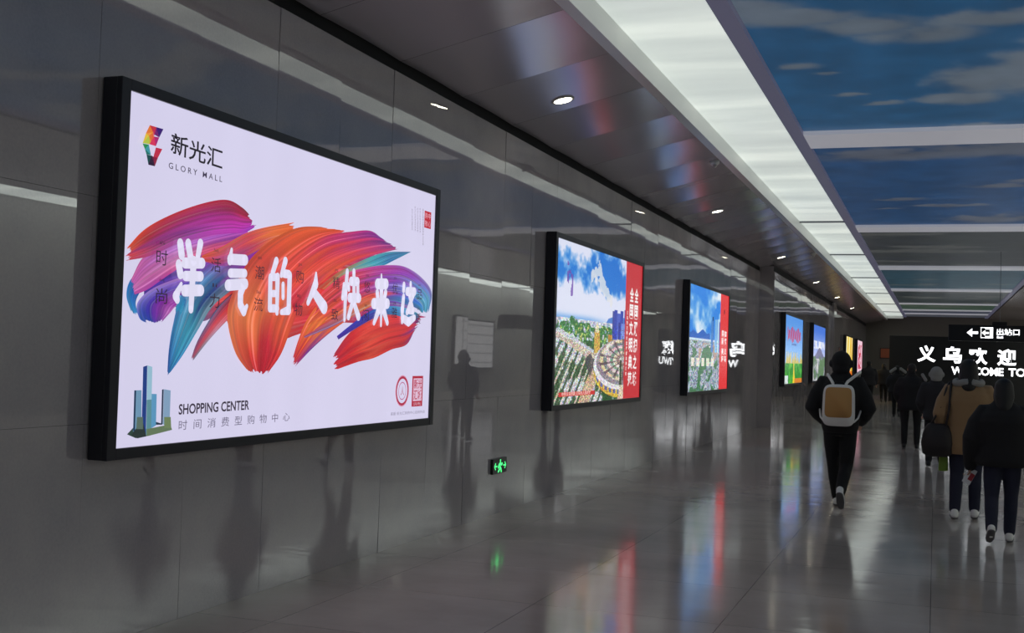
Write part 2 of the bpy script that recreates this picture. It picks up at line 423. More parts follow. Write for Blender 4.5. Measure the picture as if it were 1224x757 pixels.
def grid_print(name, t, xf, W, H, img, parent=None):
    """paint an image array (rows top to bottom, sRGB 0..1) onto a finely divided backlit face"""
    h, w_, _ = img.shape
    m = img[::-1]
    ys_ = np.linspace(0, W, w_ + 1); zs_ = np.linspace(0, H, h + 1)
    # cell colours: 4 own vertices per cell
    Y0, Z0 = np.meshgrid(ys_[:-1], zs_[:-1]); Y1, Z1 = np.meshgrid(ys_[1:], zs_[1:])
    n = h * w_
    v = np.empty((n, 4, 3)); v[:, :, 0] = xf
    v[:, 0, 1] = Y0.ravel(); v[:, 0, 2] = Z0.ravel(); v[:, 1, 1] = Y1.ravel(); v[:, 1, 2] = Z0.ravel()
    v[:, 2, 1] = Y1.ravel(); v[:, 2, 2] = Z1.ravel(); v[:, 3, 1] = Y0.ravel(); v[:, 3, 2] = Z1.ravel()
    me = bpy.data.meshes.new(name); me.from_pydata(v.reshape(-1, 3).tolist(), [], np.arange(4 * n).reshape(n, 4).tolist()); me.update()
    me.materials.append(PRINT)
    ca = me.color_attributes.new('print', 'FLOAT_COLOR', 'POINT')
    c = np.ones((n, 4, 4), dtype=np.float32); c[:, :, :3] = lin_a(m.reshape(n, 1, 3)); ca.data.foreach_set('color', c.ravel())
    o = bpy.data.objects.new(name, me); COL.objects.link(o); o.parent = parent or t
    return o

_fc = {}
def glyphs(body, bold=0.0):
    k = (body, bold)
    if k in _fc: return _fc[k]
    c = bpy.data.curves.new('t', 'FONT'); c.body = body; c.offset = bold; c.resolution_u = 3
    o = bpy.data.objects.new('t', c); COL.objects.link(o)
    dg = bpy.context.evaluated_depsgraph_get(); me = bpy.data.meshes.new_from_object(o.evaluated_get(dg))
    v = np.array([tuple(q.co) for q in me.vertices]); f = [tuple(p.vertices) for p in me.polygons]
    bpy.data.objects.remove(o); bpy.data.curves.remove(c); bpy.data.meshes.remove(me)
    v[:, 0] -= (v[:, 0].min() + v[:, 0].max()) / 2; v[:, 1] -= (v[:, 1].min() + v[:, 1].max()) / 2
    _fc[k] = (v, f); return _fc[k]
def put_text(mb, body, bold, u, v_, wid, hei, to3, col=None, shear=0.0):
    """write text centred on (u, v_), stretched to wid x hei; to3 maps plane coordinates into space"""
    v, f = glyphs(body, bold)
    sx = wid / (v[:, 0].max() - v[:, 0].min()); sy = hei / (v[:, 1].max() - v[:, 1].min())
    pts = [to3(u + p[0] * sx, v_ + p[1] * sy + p[0] * sx * shear) for p in v]
    mb.add(pts, f, 0, col)

# --- the calligraphy poster -------------------------------------------------
A_Y0, A_Y1, A_Z0, A_Z1 = 5.04, 9.045, 1.045, 2.92
t1, d1 = lightbox('large black lightbox nearest the viewer with a colourful brushstroke shopping poster', A_Y0, A_Y1, A_Z0, A_Z1, XL, -4.0)
bez = None
def pt(px, py):
    """a point of the poster design, read off the photograph and laid on the poster's own plane: (along, up) in metres"""
    r = RW @ np.array([(px - 612) / F_PX, (py - 378.5) / F_PX, 1.0]); s = -4.0 / r[0]
    return (s * r[1] - A_Y0, CAM_H + s * r[2] - A_Z0)
def L3(layer):
    x = d1 + .0012 * layer
    return lambda u, v: (x, u, v)
W1, H1 = A_Y1 - A_Y0, A_Z1 - A_Z0
# poster ground, faint vertical unevenness of the cloth
bg = MB(); NX, NZ = 120, 40
for j in range(NZ + 1):
    for i in range(NX + 1):
        u, v = i / NX, j / NZ
        n_ = noise.noise(Vector((u * 14, v * 1.2, 1))) * .03 + noise.noise(Vector((u * 3, v * 2, 4))) * .02
        b_ = 1 + n_ - .10 * max(0, .18 - u) - .06 * (1 - v) * 0
        bg.v.append((d1, u * W1, v * H1)); c = lin((218, 213, 241)); bg.c.append((c[0]*b_, c[1]*b_, c[2]*b_))
bg.f = [(j*(NX+1)+i, j*(NX+1)+i+1, (j+1)*(NX+1)+i+1, (j+1)*(NX+1)+i) for j in range(NZ) for i in range(NX)]
bg.mi = [0] * len(bg.f); bg.sm = [False] * len(bg.f)
face1 = bg.build('backlit_face', PRINT, t1, colors=True)

def crom(pts, n):
    P = [np.array(p, float) for p in pts]; P = [2 * P[0] - P[1]] + P + [2 * P[-1] - P[-2]]
    seg = len(P) - 3; out = []
    for k in range(n):
        t = k / (n - 1) * seg; i = min(int(t), seg - 1); q = t - i
        a, b, c, d = P[i:i+4]
        out.append(.5 * ((2*b) + (-a + c) * q + (2*a - 5*b + 4*c - d) * q*q + (-a + 3*b - 3*c + d) * q**3))
    return out
def vnoise(rnd, n, k):
    base = [rnd.uniform(-1, 1) for _ in range(k + 2)]; out = []
    for i in range(n):
        t = i / n * k; j = int(t); q = t - j; q = q*q*(3-2*q); out.append(base[j] * (1-q) + base[j+1] * q)
    return out
SEED = [11]
def brush(A, B, cols, layer, rag=(0, 0), N=56, M=56, streak=.22):
    """one paint stroke between edge A and edge B; cols = rows across (A to B) of colours along"""
    SEED[0] += 1; rnd = random.Random(SEED[0])
    ea, eb = crom(A, M), crom(B, M)
    n1, n2, n3 = vnoise(rnd, N + 1, 9), vnoise(rnd, N + 1, 22), vnoise(rnd, N + 1, 44)
    r0, r1 = vnoise(rnd, N + 1, 7), vnoise(rnd, N + 1, 7); q0, q1 = vnoise(rnd, N+1, 25), vnoise(rnd, N+1, 25)
    C = np.array([[lin(c) for c in row] for row in cols]); ra, rl = C.shape[:2]
    mb_ = MB(); to = L3(layer)
    for i in range(N + 1):
        s_ = i / N
        t0 = max(0, rag[0] * (.5 + .5 * r0[i] + .35 * q0[i])); t1_ = 1 - max(0, rag[1] * (.5 + .5 * r1[i] + .35 * q1[i]))
        for j in range(M):
            t = t0 + (t1_ - t0) * j / (M - 1)
            k = t * (M - 1); k0 = min(int(k), M - 2); q = k - k0
            pa = ea[k0] * (1-q) + ea[k0+1] * q; pb = eb[k0] * (1-q) + eb[k0+1] * q
            p = pa * (1 - s_) + pb * s_
            ss = min(max(s_ + .05 * n2[i], 0), 1) * (ra - 1); i0 = min(int(ss), max(ra - 2, 0)); a = ss - i0
            tt = min(max(t + .10 * n1[i], 0), 1) * (rl - 1); j0 = min(int(tt), rl - 2); b = tt - j0
            row0 = C[i0, j0] * (1-b) + C[i0, j0+1] * b
            row1 = C[min(i0+1, ra-1), j0] * (1-b) + C[min(i0+1, ra-1), j0+1] * b
            c = row0 * (1-a) + row1 * a
            g = 1 + streak * (.9 * n1[i] * math.cos(3 * t + n3[i]) + 1.0 * n2[i] + .9 * n3[i])
            hl = max(0, n2[i] * n3[i] - .12) * .42 * (.5 + .5 * math.sin(5 * t + 9 * n1[i]))
            c = c * g * np.array([.88, .82, .9]) + hl * .7 * np.array([1, .85, .9])
            u, v = pt(*p); mb_.v.append(to(u, v)); mb_.c.append(tuple(np.clip(c, .002, 1)))
    mb_.f = [(i*M+j, i*M+j+1, (i+1)*M+j+1, (i+1)*M+j) for i in range(N) for j in range(M-1)]
    mb_.mi = [0] * len(mb_.f); mb_.sm = [False] * len(mb_.f)
    return mb_
ALL = MB()
def paint(*a, **k):
    m_ = brush(*a, **k); ALL.add(m_.v, m_.f, 0, m_.c)
R_, O_, CR, MG, PU, IN, BL, TE, PK, DR = (212, 46, 52), (232, 98, 44), (186, 30, 72), (196, 42, 140), (140, 48, 160), (78, 48, 168), (26, 92, 170), (40, 150, 180), (206, 104, 168), (140, 24, 50)
# ground coat under the strokes
paint([(172, 316), (215, 296), (262, 286), (305, 279), (352, 274), (402, 286), (440, 296), (456, 319), (486, 330)], [(172, 376), (205, 366), (240, 384), (266, 376), (284, 408), (330, 408), (356, 400), (400, 386), (490, 392)],
      [[PU, PU, (170, 50, 150), (224, 80, 60), (226, 90, 50), (206, 50, 80), (196, 50, 80), PU, PU], [IN, (120, 60, 170), (60, 90, 160), (216, 60, 60), (216, 60, 60), (216, 60, 60), (220, 70, 60), PU, (60, 90, 180)], [IN, TE, (40, 110, 160), (200, 60, 70), (230, 110, 70), (220, 80, 60), (214, 50, 60), R_, R_]], 0.5, rag=(0, 0), N=70, M=90)
# left blue sweep and indigo belly
paint([(190, 312), (170, 320), (155, 336), (151, 354), (157, 374)], [(192, 318), (180, 332), (168, 348), (162, 362), (166, 378)],
      [[(20, 84, 160), BL, (20, 120, 186), (30, 140, 190)], [(24, 40, 120), (30, 50, 140), BL, (60, 150, 200)]], 1, rag=(.05, .08))
paint([(250, 325), (215, 332), (182, 345), (164, 362), (166, 380), (176, 387)], [(262, 350), (240, 354), (222, 360), (210, 366), (203, 374), (193, 385)],
      [[(200, 150, 210), (170, 120, 210), (150, 140, 220), (40, 90, 180), (30, 90, 170)], [PU, IN, IN, (60, 44, 170), (30, 70, 170)], [PU, PU, (150, 40, 160), PU, (100, 50, 160)], [PU, (170, 40, 150), (150, 50, 160), (190, 110, 180), (130, 50, 150)]], 2, rag=(0, .14))
# pink violet sweep
paint([(300, 266), (250, 277), (205, 287), (172, 306), (156, 334)], [(290, 292), (240, 305), (205, 326), (176, 346), (158, 353)],
      [[MG, MG, PU, PK, PK], [(170, 60, 180), (176, 90, 196), (190, 120, 200), (180, 90, 160), (190, 90, 170)], [PU, (190, 70, 120), (206, 130, 180), PK, (214, 120, 190)], [(170, 40, 130), (210, 80, 110), (200, 60, 120), (170, 60, 160), (190, 70, 160)]], 3, rag=(0, .05))
# long teal sweep to the lower left tip
paint([(296, 284), (270, 298), (238, 322), (216, 352), (206, 388), (201, 418), (199, 448)], [(340, 300), (300, 330), (272, 350), (252, 368), (236, 394), (218, 424), (200, 449)],
      [[PU, (150, 50, 170), (110, 60, 170), (60, 110, 170), (40, 120, 170), (30, 80, 150), (24, 60, 140)],
       [PU, PU, (70, 130, 180), (70, 150, 180), (60, 150, 180), (40, 130, 180), (28, 70, 150)],
       [(150, 40, 150), PU, (30, 60, 130), (24, 60, 120), (60, 160, 180), (60, 160, 190), (30, 110, 170)],
       [CR, (60, 90, 130), (110, 140, 150), (110, 150, 160), (60, 150, 180), (30, 120, 180), (24, 60, 140)]], 4, rag=(0, .03))
paint([(213, 352), (210, 366), (207, 376)], [(222, 358), (220, 370), (216, 378)], [[(90, 170, 190), TE, (70, 160, 180)], [BL, TE, TE]], 4, rag=(0, .3), N=20, M=12)
# thin red sweep with a pale edge
paint([(305, 330), (280, 348), (262, 364), (247, 386), (234, 410), (227, 430)], [(320, 345), (298, 358), (280, 374), (262, 392), (246, 410), (229, 432)],
      [[(60, 40, 60), (80, 30, 50), (30, 80, 120), (40, 100, 140), (90, 70, 110), (140, 80, 110)], [R_, R_, R_, (220, 70, 80), (200, 70, 90), (150, 90, 110)], [CR, (210, 50, 60), (226, 90, 90), (190, 150, 170), (120, 140, 150), (90, 120, 140)]], 5, rag=(0, .04))
# top left stroke, orange to crimson
paint([(149, 298), (172, 274), (205, 256), (242, 243), (270, 239), (288, 248), (299, 259)], [(148, 312), (178, 306), (212, 291), (248, 282), (276, 279), (292, 278), (306, 270)],
      [[(232, 84, 34), (224, 70, 40), (196, 40, 50), (200, 40, 72), (192, 34, 70), (160, 30, 60), (140, 28, 60)],
       [(226, 90, 50), (170, 34, 50), (170, 36, 100), (160, 34, 120), (150, 30, 90), (190, 30, 80), (176, 30, 80)],
       [(226, 70, 80), (150, 40, 110), (130, 40, 130), (180, 50, 160), (190, 40, 160), (196, 44, 170), (170, 40, 150)],
       [(200, 60, 80), (180, 70, 140), (170, 70, 170), (190, 60, 180), (190, 50, 180), (150, 50, 180), (160, 40, 160)]], 6, rag=(.05, .07))
# orange middle
paint([(350, 266), (315, 272), (290, 280), (262, 296), (238, 306)], [(352, 282), (325, 290), (298, 304), (268, 318), (240, 312)],
      [[O_, (226, 110, 60), (214, 70, 70), (220, 90, 70), (232, 90, 50)], [O_, (240, 120, 50), (200, 60, 90), PU, (210, 60, 70)]], 7, rag=(.05, .02))
paint([(398, 272), (356, 272), (322, 288), (296, 312), (280, 342), (270, 376), (279, 420), (298, 448)],
      [(440, 282), (420, 300), (396, 322), (372, 346), (356, 370), (346, 394), (334, 424), (318, 447)],
      [[O_, (232, 100, 44), (224, 80, 44), (206, 70, 50), (216, 86, 60), (236, 130, 80), (226, 110, 70), (206, 70, 50)],
       [(214, 66, 40), (222, 74, 40), (226, 84, 38), (210, 56, 50), (226, 110, 64), (236, 128, 70), (214, 60, 46), (190, 50, 60)],
       [R_, (214, 60, 60), (200, 44, 80), (216, 66, 60), (232, 110, 60), (226, 90, 60), (206, 40, 60), (196, 30, 50)],
       [(176, 30, 90), (196, 40, 110), (210, 50, 90), (214, 46, 60), (222, 70, 60), (226, 90, 50), (210, 50, 50), (190, 50, 60)]], 8, rag=(.05, .03), N=90, M=70)
# upper right violet
paint([(455, 285), (441, 276), (419, 277), (388, 282), (360, 298), (335, 320)], [(478, 297), (450, 304), (418, 314), (392, 330), (370, 350), (350, 374)],
      [[PU, (150, 36, 140), (190, 34, 120), (196, 40, 90), (216, 60, 56), (220, 70, 50)], [(110, 40, 130), (170, 36, 120), (206, 50, 90), (216, 56, 50), (226, 80, 44), (214, 50, 70)], [(150, 60, 130), (200, 50, 110), (220, 60, 50), (228, 84, 48), (212, 46, 80), (206, 40, 60)]], 9, rag=(.05, .0), N=70)
# teal flare
paint([(491, 301), (458, 302), (430, 312), (402, 326), (378, 344)], [(490, 301), (470, 311), (455, 318), (425, 326), (398, 350)],
      [[(70, 80, 140), (50, 140, 170), (70, 180, 180), (160, 150, 100), (222, 80, 50)], [TE, (30, 110, 170), (40, 160, 180), (150, 150, 110), (220, 80, 50)]], 10, rag=(.02, 0))
# lower red of the right half
paint([(440, 338), (404, 346), (380, 362), (364, 384), (354, 408), (347, 431)], [(480, 350), (452, 362), (424, 376), (400, 392), (374, 414), (349, 440)],
      [[R_, (214, 50, 50), (222, 80, 50), (232, 110, 50), (228, 90, 50), (200, 40, 60)], [R_, R_, (226, 90, 40), (236, 130, 60), (226, 80, 50), (190, 40, 70)], [R_, (210, 60, 60), (228, 100, 50), (222, 90, 60), (70, 50, 150), (196, 50, 80)]], 11, rag=(0, .05), N=70)
paint([(513, 378), (480, 374), (452, 378), (428, 388), (412, 402), (396, 425)], [(494, 394), (484, 412), (466, 418), (445, 428), (425, 433), (397, 443)],
      [[(130, 40, 130), (190, 44, 80), R_, (226, 60, 54), (220, 40, 50), (190, 40, 70)], [(150, 50, 140), R_, (222, 56, 50), (230, 80, 60), (214, 40, 44), (206, 40, 60)], [(120, 50, 140), (190, 40, 60), (214, 50, 50), (224, 80, 60), (200, 34, 44), (210, 50, 60)]], 12, rag=(.1, .06), N=70)
# arc at the right
paint([(352, 388), (378, 354), (410, 328), (436, 320), (460, 317), (482, 319), (502, 332), (514, 350), (510, 374)],
      [(362, 404), (400, 388), (436, 368), (452, 362), (466, 360), (478, 362), (490, 366), (498, 370), (502, 374)],
      [[(226, 84, 50), (214, 60, 60), (206, 50, 70), (186, 44, 120), (160, 34, 120), (140, 36, 140), (130, 40, 150), (110, 40, 140), TE],
       [(216, 50, 70), (214, 60, 60), (200, 50, 100), (170, 50, 150), (150, 50, 170), (130, 60, 180), (96, 130, 200), (70, 160, 190), (40, 130, 170)],
       [(230, 100, 50), (220, 60, 50), (206, 40, 90), (150, 50, 160), (110, 60, 180), (150, 130, 210), (90, 160, 206), (90, 180, 200), TE],
       [(226, 80, 40), (232, 120, 50), (214, 50, 60), (206, 60, 60), (120, 60, 160), (50, 70, 180), (40, 110, 190), (60, 150, 190), (40, 140, 180)],
       [(60, 50, 160), (50, 50, 170), (230, 150, 60), (226, 120, 80), (50, 110, 200), (80, 170, 220), (40, 120, 200), (30, 110, 180), (60, 170, 190)]], 13, rag=(.12, .04), N=90, M=70)
paint([(400, 402), (420, 386), (440, 372), (460, 366), (482, 368), (500, 376)], [(402, 406), (424, 392), (446, 380), (464, 376), (482, 380), (500, 384)],
      [[IN, (40, 50, 180), (40, 60, 170), (40, 130, 200), (80, 170, 210), TE], [(70, 40, 150), (60, 50, 160), (60, 50, 150), (60, 110, 160), (40, 130, 180), (130, 50, 140)]], 14, rag=(0, .05), N=30)
ALL.build('brushstroke_print', PRINT, face1, colors=True)

# white calligraphy
WT = lin((226, 222, 246)); KAL = MB(); LK = 17
SN = [0]
def stroke(pts, r, mbk=None, lay=LK, col=WT, dx=0, dy=0):
    mbk = mbk or KAL
    P = [pt(p[0] + dx, p[1] + dy) for p in pts]
    rs = [q * 1.05 for q in (r if hasattr(r, '__len__') else [r] * len(P))]
    SN[0] += 1; to = L3(lay + .02 * SN[0])
    for k, (u, v) in enumerate(P):
        n = 14; vs = [to(u, v)] + [to(u + rs[k] * math.cos(2*PI*j/n), v + rs[k] * math.sin(2*PI*j/n)) for j in range(n)]
        mbk.add(vs, [(0, 1 + j, 1 + (j+1) % n) for j in range(n)], 0, col)
    for k in range(len(P) - 1):
        a, b = np.array(P[k]), np.array(P[k+1]); d = b - a; L_ = np.linalg.norm(d)
        if L_ < 1e-6: continue
        nrm = np.array([-d[1], d[0]]) / L_
        q = [a + nrm*rs[k], a - nrm*rs[k], b - nrm*rs[k+1], b + nrm*rs[k+1]]
        mbk.add([to(*p) for p in q], [(0, 1, 2, 3)], 0, col)
S = [([(211.8, 291), (213.5, 305)], .027), ([(210, 316), (212, 328)], .027), ([(213, 339.5), (206.6, 354), (208.2, 358.5)], [.012, .028, .022]),
     ([(221.3, 291), (224.4, 309)], .026), ([(236, 291), (232.4, 309)], [.026, .02]), ([(217.4, 314.5), (238, 314.7)], .030),
     ([(218, 330), (236.3, 330.5)], .028), ([(217, 347.4), (236.3, 347.2)], .032), ([(227.8, 312), (224.6, 370)], [.028, .022]),
     ([(273.4, 298.5), (271.4, 312)], [.012, .026]), ([(272, 310), (289.5, 311)], .032), ([(272, 326.6), (289, 327)], .027), ([(269, 341), (289.5, 339.5)], .033),
     ([(287.5, 341), (284, 351), (283.8, 364), (288, 373), (291.6, 366)], [.03, .028, .028, .026, .014]),
     ([(327, 312), (322.3, 327)], [.026, .022]), ([(319.8, 332), (319.2, 369)], .023), ([(328.4, 331), (327.7, 374)], [.026, .018]), ([(320, 331.4), (328.2, 331.4)], .024),
     ([(320, 351), (327, 351)], .022), ([(319.5, 368.7), (327.7, 368.7)], .025), ([(337.8, 312), (333, 329)], [.026, .018]), ([(336, 327), (342, 328)], .027),
     ([(343, 329), (341.8, 368)], .026), ([(341.6, 371), (333, 373.2)], [.03, .018]), ([(335, 340), (335, 355.5)], .018),
     ([(374.6, 327), (374, 340), (364.9, 362)], [.012, .034, .02]), ([(371, 348), (384.2, 367.6)], [.03, .045]),
     ([(412, 324.5), (410, 350), (408.6, 382.6)], [.022, .026, .016]), ([(408, 340), (406.4, 356)], [.016, .020]), ([(413.4, 340.4), (414, 346)], .018),
     ([(420, 324.5), (420, 353.6)], .022), ([(416.6, 336.4), (424.2, 336.8)], .032), ([(424.6, 337), (424.6, 353.6)], .022), ([(415, 356), (426, 356.5)], .034),
     ([(418.7, 360), (413.4, 379)], [.026, .024]), ([(420, 362), (425.3, 378.7)], [.024, .030]),
     ([(453, 328.5), (453, 345), (452.4, 389)], [.010, .030, .014]), ([(448.2, 339.5), (458.6, 339.5)], .040), ([(447.9, 349.6), (448.6, 356)], .026), ([(458, 349.6), (456.6, 356)], .026),
     ([(443.6, 363), (460, 363)], .040), ([(449.7, 370), (444, 386)], [.034, .020]), ([(455.4, 370), (460, 386)], [.034, .022]),
     ([(480, 340.4), (479.5, 347)], .024), ([(479.5, 355), (478, 370), (477.7, 385)], [.026, .030, .018]), ([(478, 380), (485.4, 385), (492.4, 380)], [.03, .036, .026]),
     ([(488, 339), (488, 346)], .020), ([(483.8, 348.6), (492.5, 348.8)], .034), ([(486.4, 352), (490.9, 372)], .024), ([(491.4, 352), (483.6, 373.6)], .024), ([(485, 372), (491, 373)], .022)]
for a, b in ((0, 9), (9, 14), (14, 25), (25, 27), (27, 35), (35, 42), (42, len(S))):
    KAL = MB()
    for p, r in S[a:b]: stroke(p, r, KAL)
    KAL.build('white_character', PRINT, face1, colors=True)

# dark small lettering, logo, captions
DK = lin((46, 24, 48)); GY = lin((110, 104, 130)); lay = L3(17)
SM = [('时', 190, 308, 'shi', 290), ('尚', 189.5, 354, 'shang', 335), ('活', 254.8, 316.8, 'huo', 299), ('力', 253, 359.5, 'li', 341), ('潮', 307, 326, 'chao', 308), ('流', 305.5, 364, 'liu', 349),
      ('购', 355.3, 331, 'gou', 317), ('物', 353.6, 370, 'wu', 354), ('精', 399, 338, 'jing', 323), ('致', 397.2, 376, 'zhi', 359), ('悠', 436, 343, 'you', 330), ('闲', 434.2, 377, 'xian', 365),
      ('优', 469.6, 345, 'you', 333), ('雅', 468.6, 374, 'ya', 363), ('品', 498.8, 352, 'pin', 341), ('质', 497, 381, 'zhi', 369)]
for ch, x, y, py_, yy_ in SM:
    INK = MB(); u, v = pt(x, y); put_text(INK, ch, .0, u, v, .100, .084, lay, DK)
    u, v = pt(x + .3, yy_); put_text(INK, py_, .0, u, v, .045, .022, lay, DK); INK.build('small_character', PRINT, face1, colors=True)
def fit_line(mbk, body, bold, p0, p1, h, col, layr=None):
    (u0, v0), (u1, v1) = pt(*p0), pt(*p1)
    put_text(mbk, body, bold, (u0 + u1) / 2, (v0 + v1) / 2, u1 - u0, h, layr or lay, col, shear=(v1 - v0) / (u1 - u0))
for nm, a in (('title_lettering', ('新光汇', .012, (200.5, 170.5), (262.5, 191.5), .118, lin((26, 20, 30)))), ('latin_title', ('G L O R Y   M A L L', .005, (198, 197.6), (262, 214.6), .034, lin((60, 52, 76)))),
              ('headline', ('SHOPPING CENTER', .022, (210, 489.5), (294.5, 484), .060, lin((58, 50, 66)))), ('subtitle', ('时  间  消  费  型  购  物  中  心', 0, (210, 508.5), (343, 498), .056, GY)),
              ('contact_line', ('客服 新光汇购物中心招商热线', 0, (464, 495), (505, 492), .026, lin((140, 134, 160))))):
    INK = MB(); fit_line(INK, *a); INK.build(nm, PRINT, face1, colors=True)
for k, (xx, y0_, y1_, nchar) in enumerate(((503, 251, 295, 15), (499.5, 250, 280, 10), (496.5, 250, 279, 10), (493.5, 248, 278, 10), (490, 251, 277, 9))):
    txt = '新光汇时间消费型购物中心义乌城'; INK = MB()
    for q in range(nchar):
        u, v = pt(xx, y0_ + (y1_ - y0_) * q / nchar); put_text(INK, txt[q], 0, u, v, .020, .018, lay, lin((90, 70, 90)) if k == 0 else lin((140, 128, 156)))
    INK.build('fine_print_column', PRINT, face1, colors=True)

LOGO = MB(); 
def cpoly(mbk, pts, col, ox, oy, sc, lay_=15):
    to = L3(lay_); P = [to(*pt(ox + x / sc, oy + y / sc)) for x, y in pts]; mbk.add(P, [tuple(range(len(P)))[::-1]], 0, lin(col))
for pts_, c in [([(195, 150), (225, 215), (255, 168)], (196, 44, 62)), ([(195, 150), (160, 222), (225, 215)], (226, 120, 50)), ([(255, 168), (318, 186), (280, 262)], (56, 22, 112)),
                ([(255, 168), (235, 235), (280, 262)], (110, 26, 110)), ([(225, 215), (255, 168), (235, 250)], (190, 40, 80)), ([(160, 222), (130, 312), (187, 246)], (226, 190, 60)), ([(160, 222), (187, 246), (225, 215)], (236, 150, 60)),
                ([(187, 246), (225, 215), (205, 300)], (220, 110, 50)), ([(130, 312), (190, 322), (187, 246)], (180, 196, 70)), ([(205, 300), (225, 215), (235, 260)], (226, 90, 60)), ([(187, 246), (205, 300), (190, 322)], (200, 170, 60)),
                ([(190, 322), (235, 252), (250, 340)], (214, 50, 90)), ([(235, 252), (280, 262), (250, 340)], (170, 30, 110)),
                ([(130, 316), (186, 326), (150, 366)], (40, 140, 80)), ([(186, 326), (150, 366), (205, 420)], (60, 150, 160)), ([(150, 366), (165, 415), (205, 420)], (20, 110, 100)),
                ([(165, 415), (210, 425), (182, 508)], (14, 70, 72)), ([(182, 508), (210, 425), (240, 522)], (40, 16, 50)),
                ([(250, 352), (308, 366), (268, 446), (228, 436)], (190, 40, 70)), ([(228, 436), (268, 446), (240, 522)], (140, 24, 60)), ([(210, 425), (228, 436), (240, 522)], (90, 20, 60))]:
    cpoly(LOGO, pts_, c, 150, 130, 7.57)
LOGO.build('faceted_logo', PRINT, face1, colors=True)
TW = MB()
for k, (pts_, c) in enumerate([([(78, 684), (130, 628), (200, 640), (430, 618), (436, 646), (150, 716)], (52, 72, 64)), ([(136, 322), (196, 320), (196, 670), (126, 660)], (110, 150, 180)), ([(136, 322), (150, 322), (140, 660), (126, 655)], (30, 50, 80)),
                               ([(268, 350), (318, 352), (312, 610), (262, 640)], (90, 150, 190)), ([(360, 316), (374, 312), (366, 600), (352, 600)], (40, 56, 80)), ([(374, 312), (430, 322), (420, 632), (366, 600)], (130, 160, 190)),
                               ([(202, 128), (236, 116), (224, 690), (188, 690)], (30, 60, 130)), ([(236, 116), (276, 128), (264, 672), (224, 690)], (150, 190, 210)), ([(228, 400), (268, 396), (264, 672), (224, 690)], (90, 140, 150)),
                               ([(100, 690), (190, 560), (224, 700), (150, 716)], (40, 52, 50)), ([(224, 640), (420, 600), (434, 646), (224, 700)], (100, 120, 90)), ([(300, 580), (352, 596), (352, 604), (300, 604)], (30, 50, 70)),
                               ([(366, 540), (420, 540), (424, 630), (366, 630)], (110, 130, 90)), ([(140, 540), (190, 540), (190, 640), (134, 640)], (90, 110, 100))]):
    cpoly(TW, pts_, c, 140, 420, 6.88, 2 + k)
TW.build('tower_picture', PRINT, face1, colors=True)
SEAL = MB()
def ringp(mbk, u, v, ro, ri, col, lay_, n=28, sq=None):
    to = L3(lay_); vs = []
    for rr in (ro, ri): vs += [to(u + rr * math.cos(2*PI*j/n), v + rr * math.sin(2*PI*j/n)) for j in range(n)]
    mbk.add(vs, [(j, (j+1) % n, n+(j+1) % n, n+j) for j in range(n)], 0, lin(col))
def rect(mbk, u0, u1, v0, v1, col, lay_):
    to = L3(lay_); mbk.add([to(u0, v0), to(u1, v0), to(u1, v1), to(u0, v1)], [(0, 1, 2, 3)], 0, lin(col))
RD = (176, 36, 72)
u, v = pt(480.5, 467.5); ringp(SEAL, u, v, .118, .098, RD, 2); ringp(SEAL, u, v, .125, .120, (220, 120, 150), 2); ringp(SEAL, u, v, .072, .064, (190, 110, 150), 2); put_text(SEAL, '人', .0, u, v, .06, .07, L3(3), lin(RD))
SEAL.build('round_seal', PRINT, face1, colors=True); SEAL = MB()
u, v = pt(498.6, 467)
rect(SEAL, u - .105, u + .105, v - .13, v + .12, (178, 30, 60), 2); rect(SEAL, u - .083, u + .083, v - .085, v + .10, (226, 190, 214), 3)
for (a, b, ch) in ((-.04, .055, '新'), (.04, .055, '光'), (-.04, -.035, '汇'), (.04, -.035, '城')): put_text(SEAL, ch, .015, u + a, v + b, .075, .08, L3(4), lin((184, 60, 90)))
put_text(SEAL, '义乌 中心', .0, u, v - .108, .15, .028, L3(3), lin((230, 200, 216)))
SEAL.build('square_seal', PRINT, face1, colors=True); SEAL = MB()
u, v = pt(511, 263)
rect(SEAL, u - .067, u + .067, v - .07, v + .07, (190, 26, 46), 2)
for (a, b, ch) in ((-.032, .032, '购'), (-.032, -.032, '物'), (.032, .032, '中'), (.032, -.032, '心')): put_text(SEAL, ch, .0, u + a, v + b, .05, .05, L3(3), lin((236, 180, 196)))
SEAL.build('red_stamp', PRINT, face1, colors=True)

# --- painted city pictures ---------------------------------------------------
def canvas(w_, h, c): a = np.zeros((h, w_, 3)); a[:] = np.array(c) / 255.; return a
def fbm(w_, h, sx, sy, seed, octs=4):
    rs = np.random.RandomState(seed); out = np.zeros((h, w_)); amp = 1; tot = 0
    for o_ in range(octs):
        gx, gy = max(2, int(sx * 2**o_)), max(2, int(sy * 2**o_)); g = rs.rand(gy + 2, gx + 2)
        X, Y = np.meshgrid(np.linspace(0, gx, w_, endpoint=False), np.linspace(0, gy, h, endpoint=False))
        i, j = X.astype(int), Y.astype(int); a, b = X - i, Y - j; a = a*a*(3-2*a); b = b*b*(3-2*b)
        out += amp * ((g[j, i]*(1-a)+g[j, i+1]*a)*(1-b) + (g[j+1, i]*(1-a)+g[j+1, i+1]*a)*b); tot += amp; amp *= .55
    return out / tot
def mix(a, c, m):
    m = np.clip(m, 0, 1)[..., None]; return a * (1 - m) + np.array(c) / 255. * m
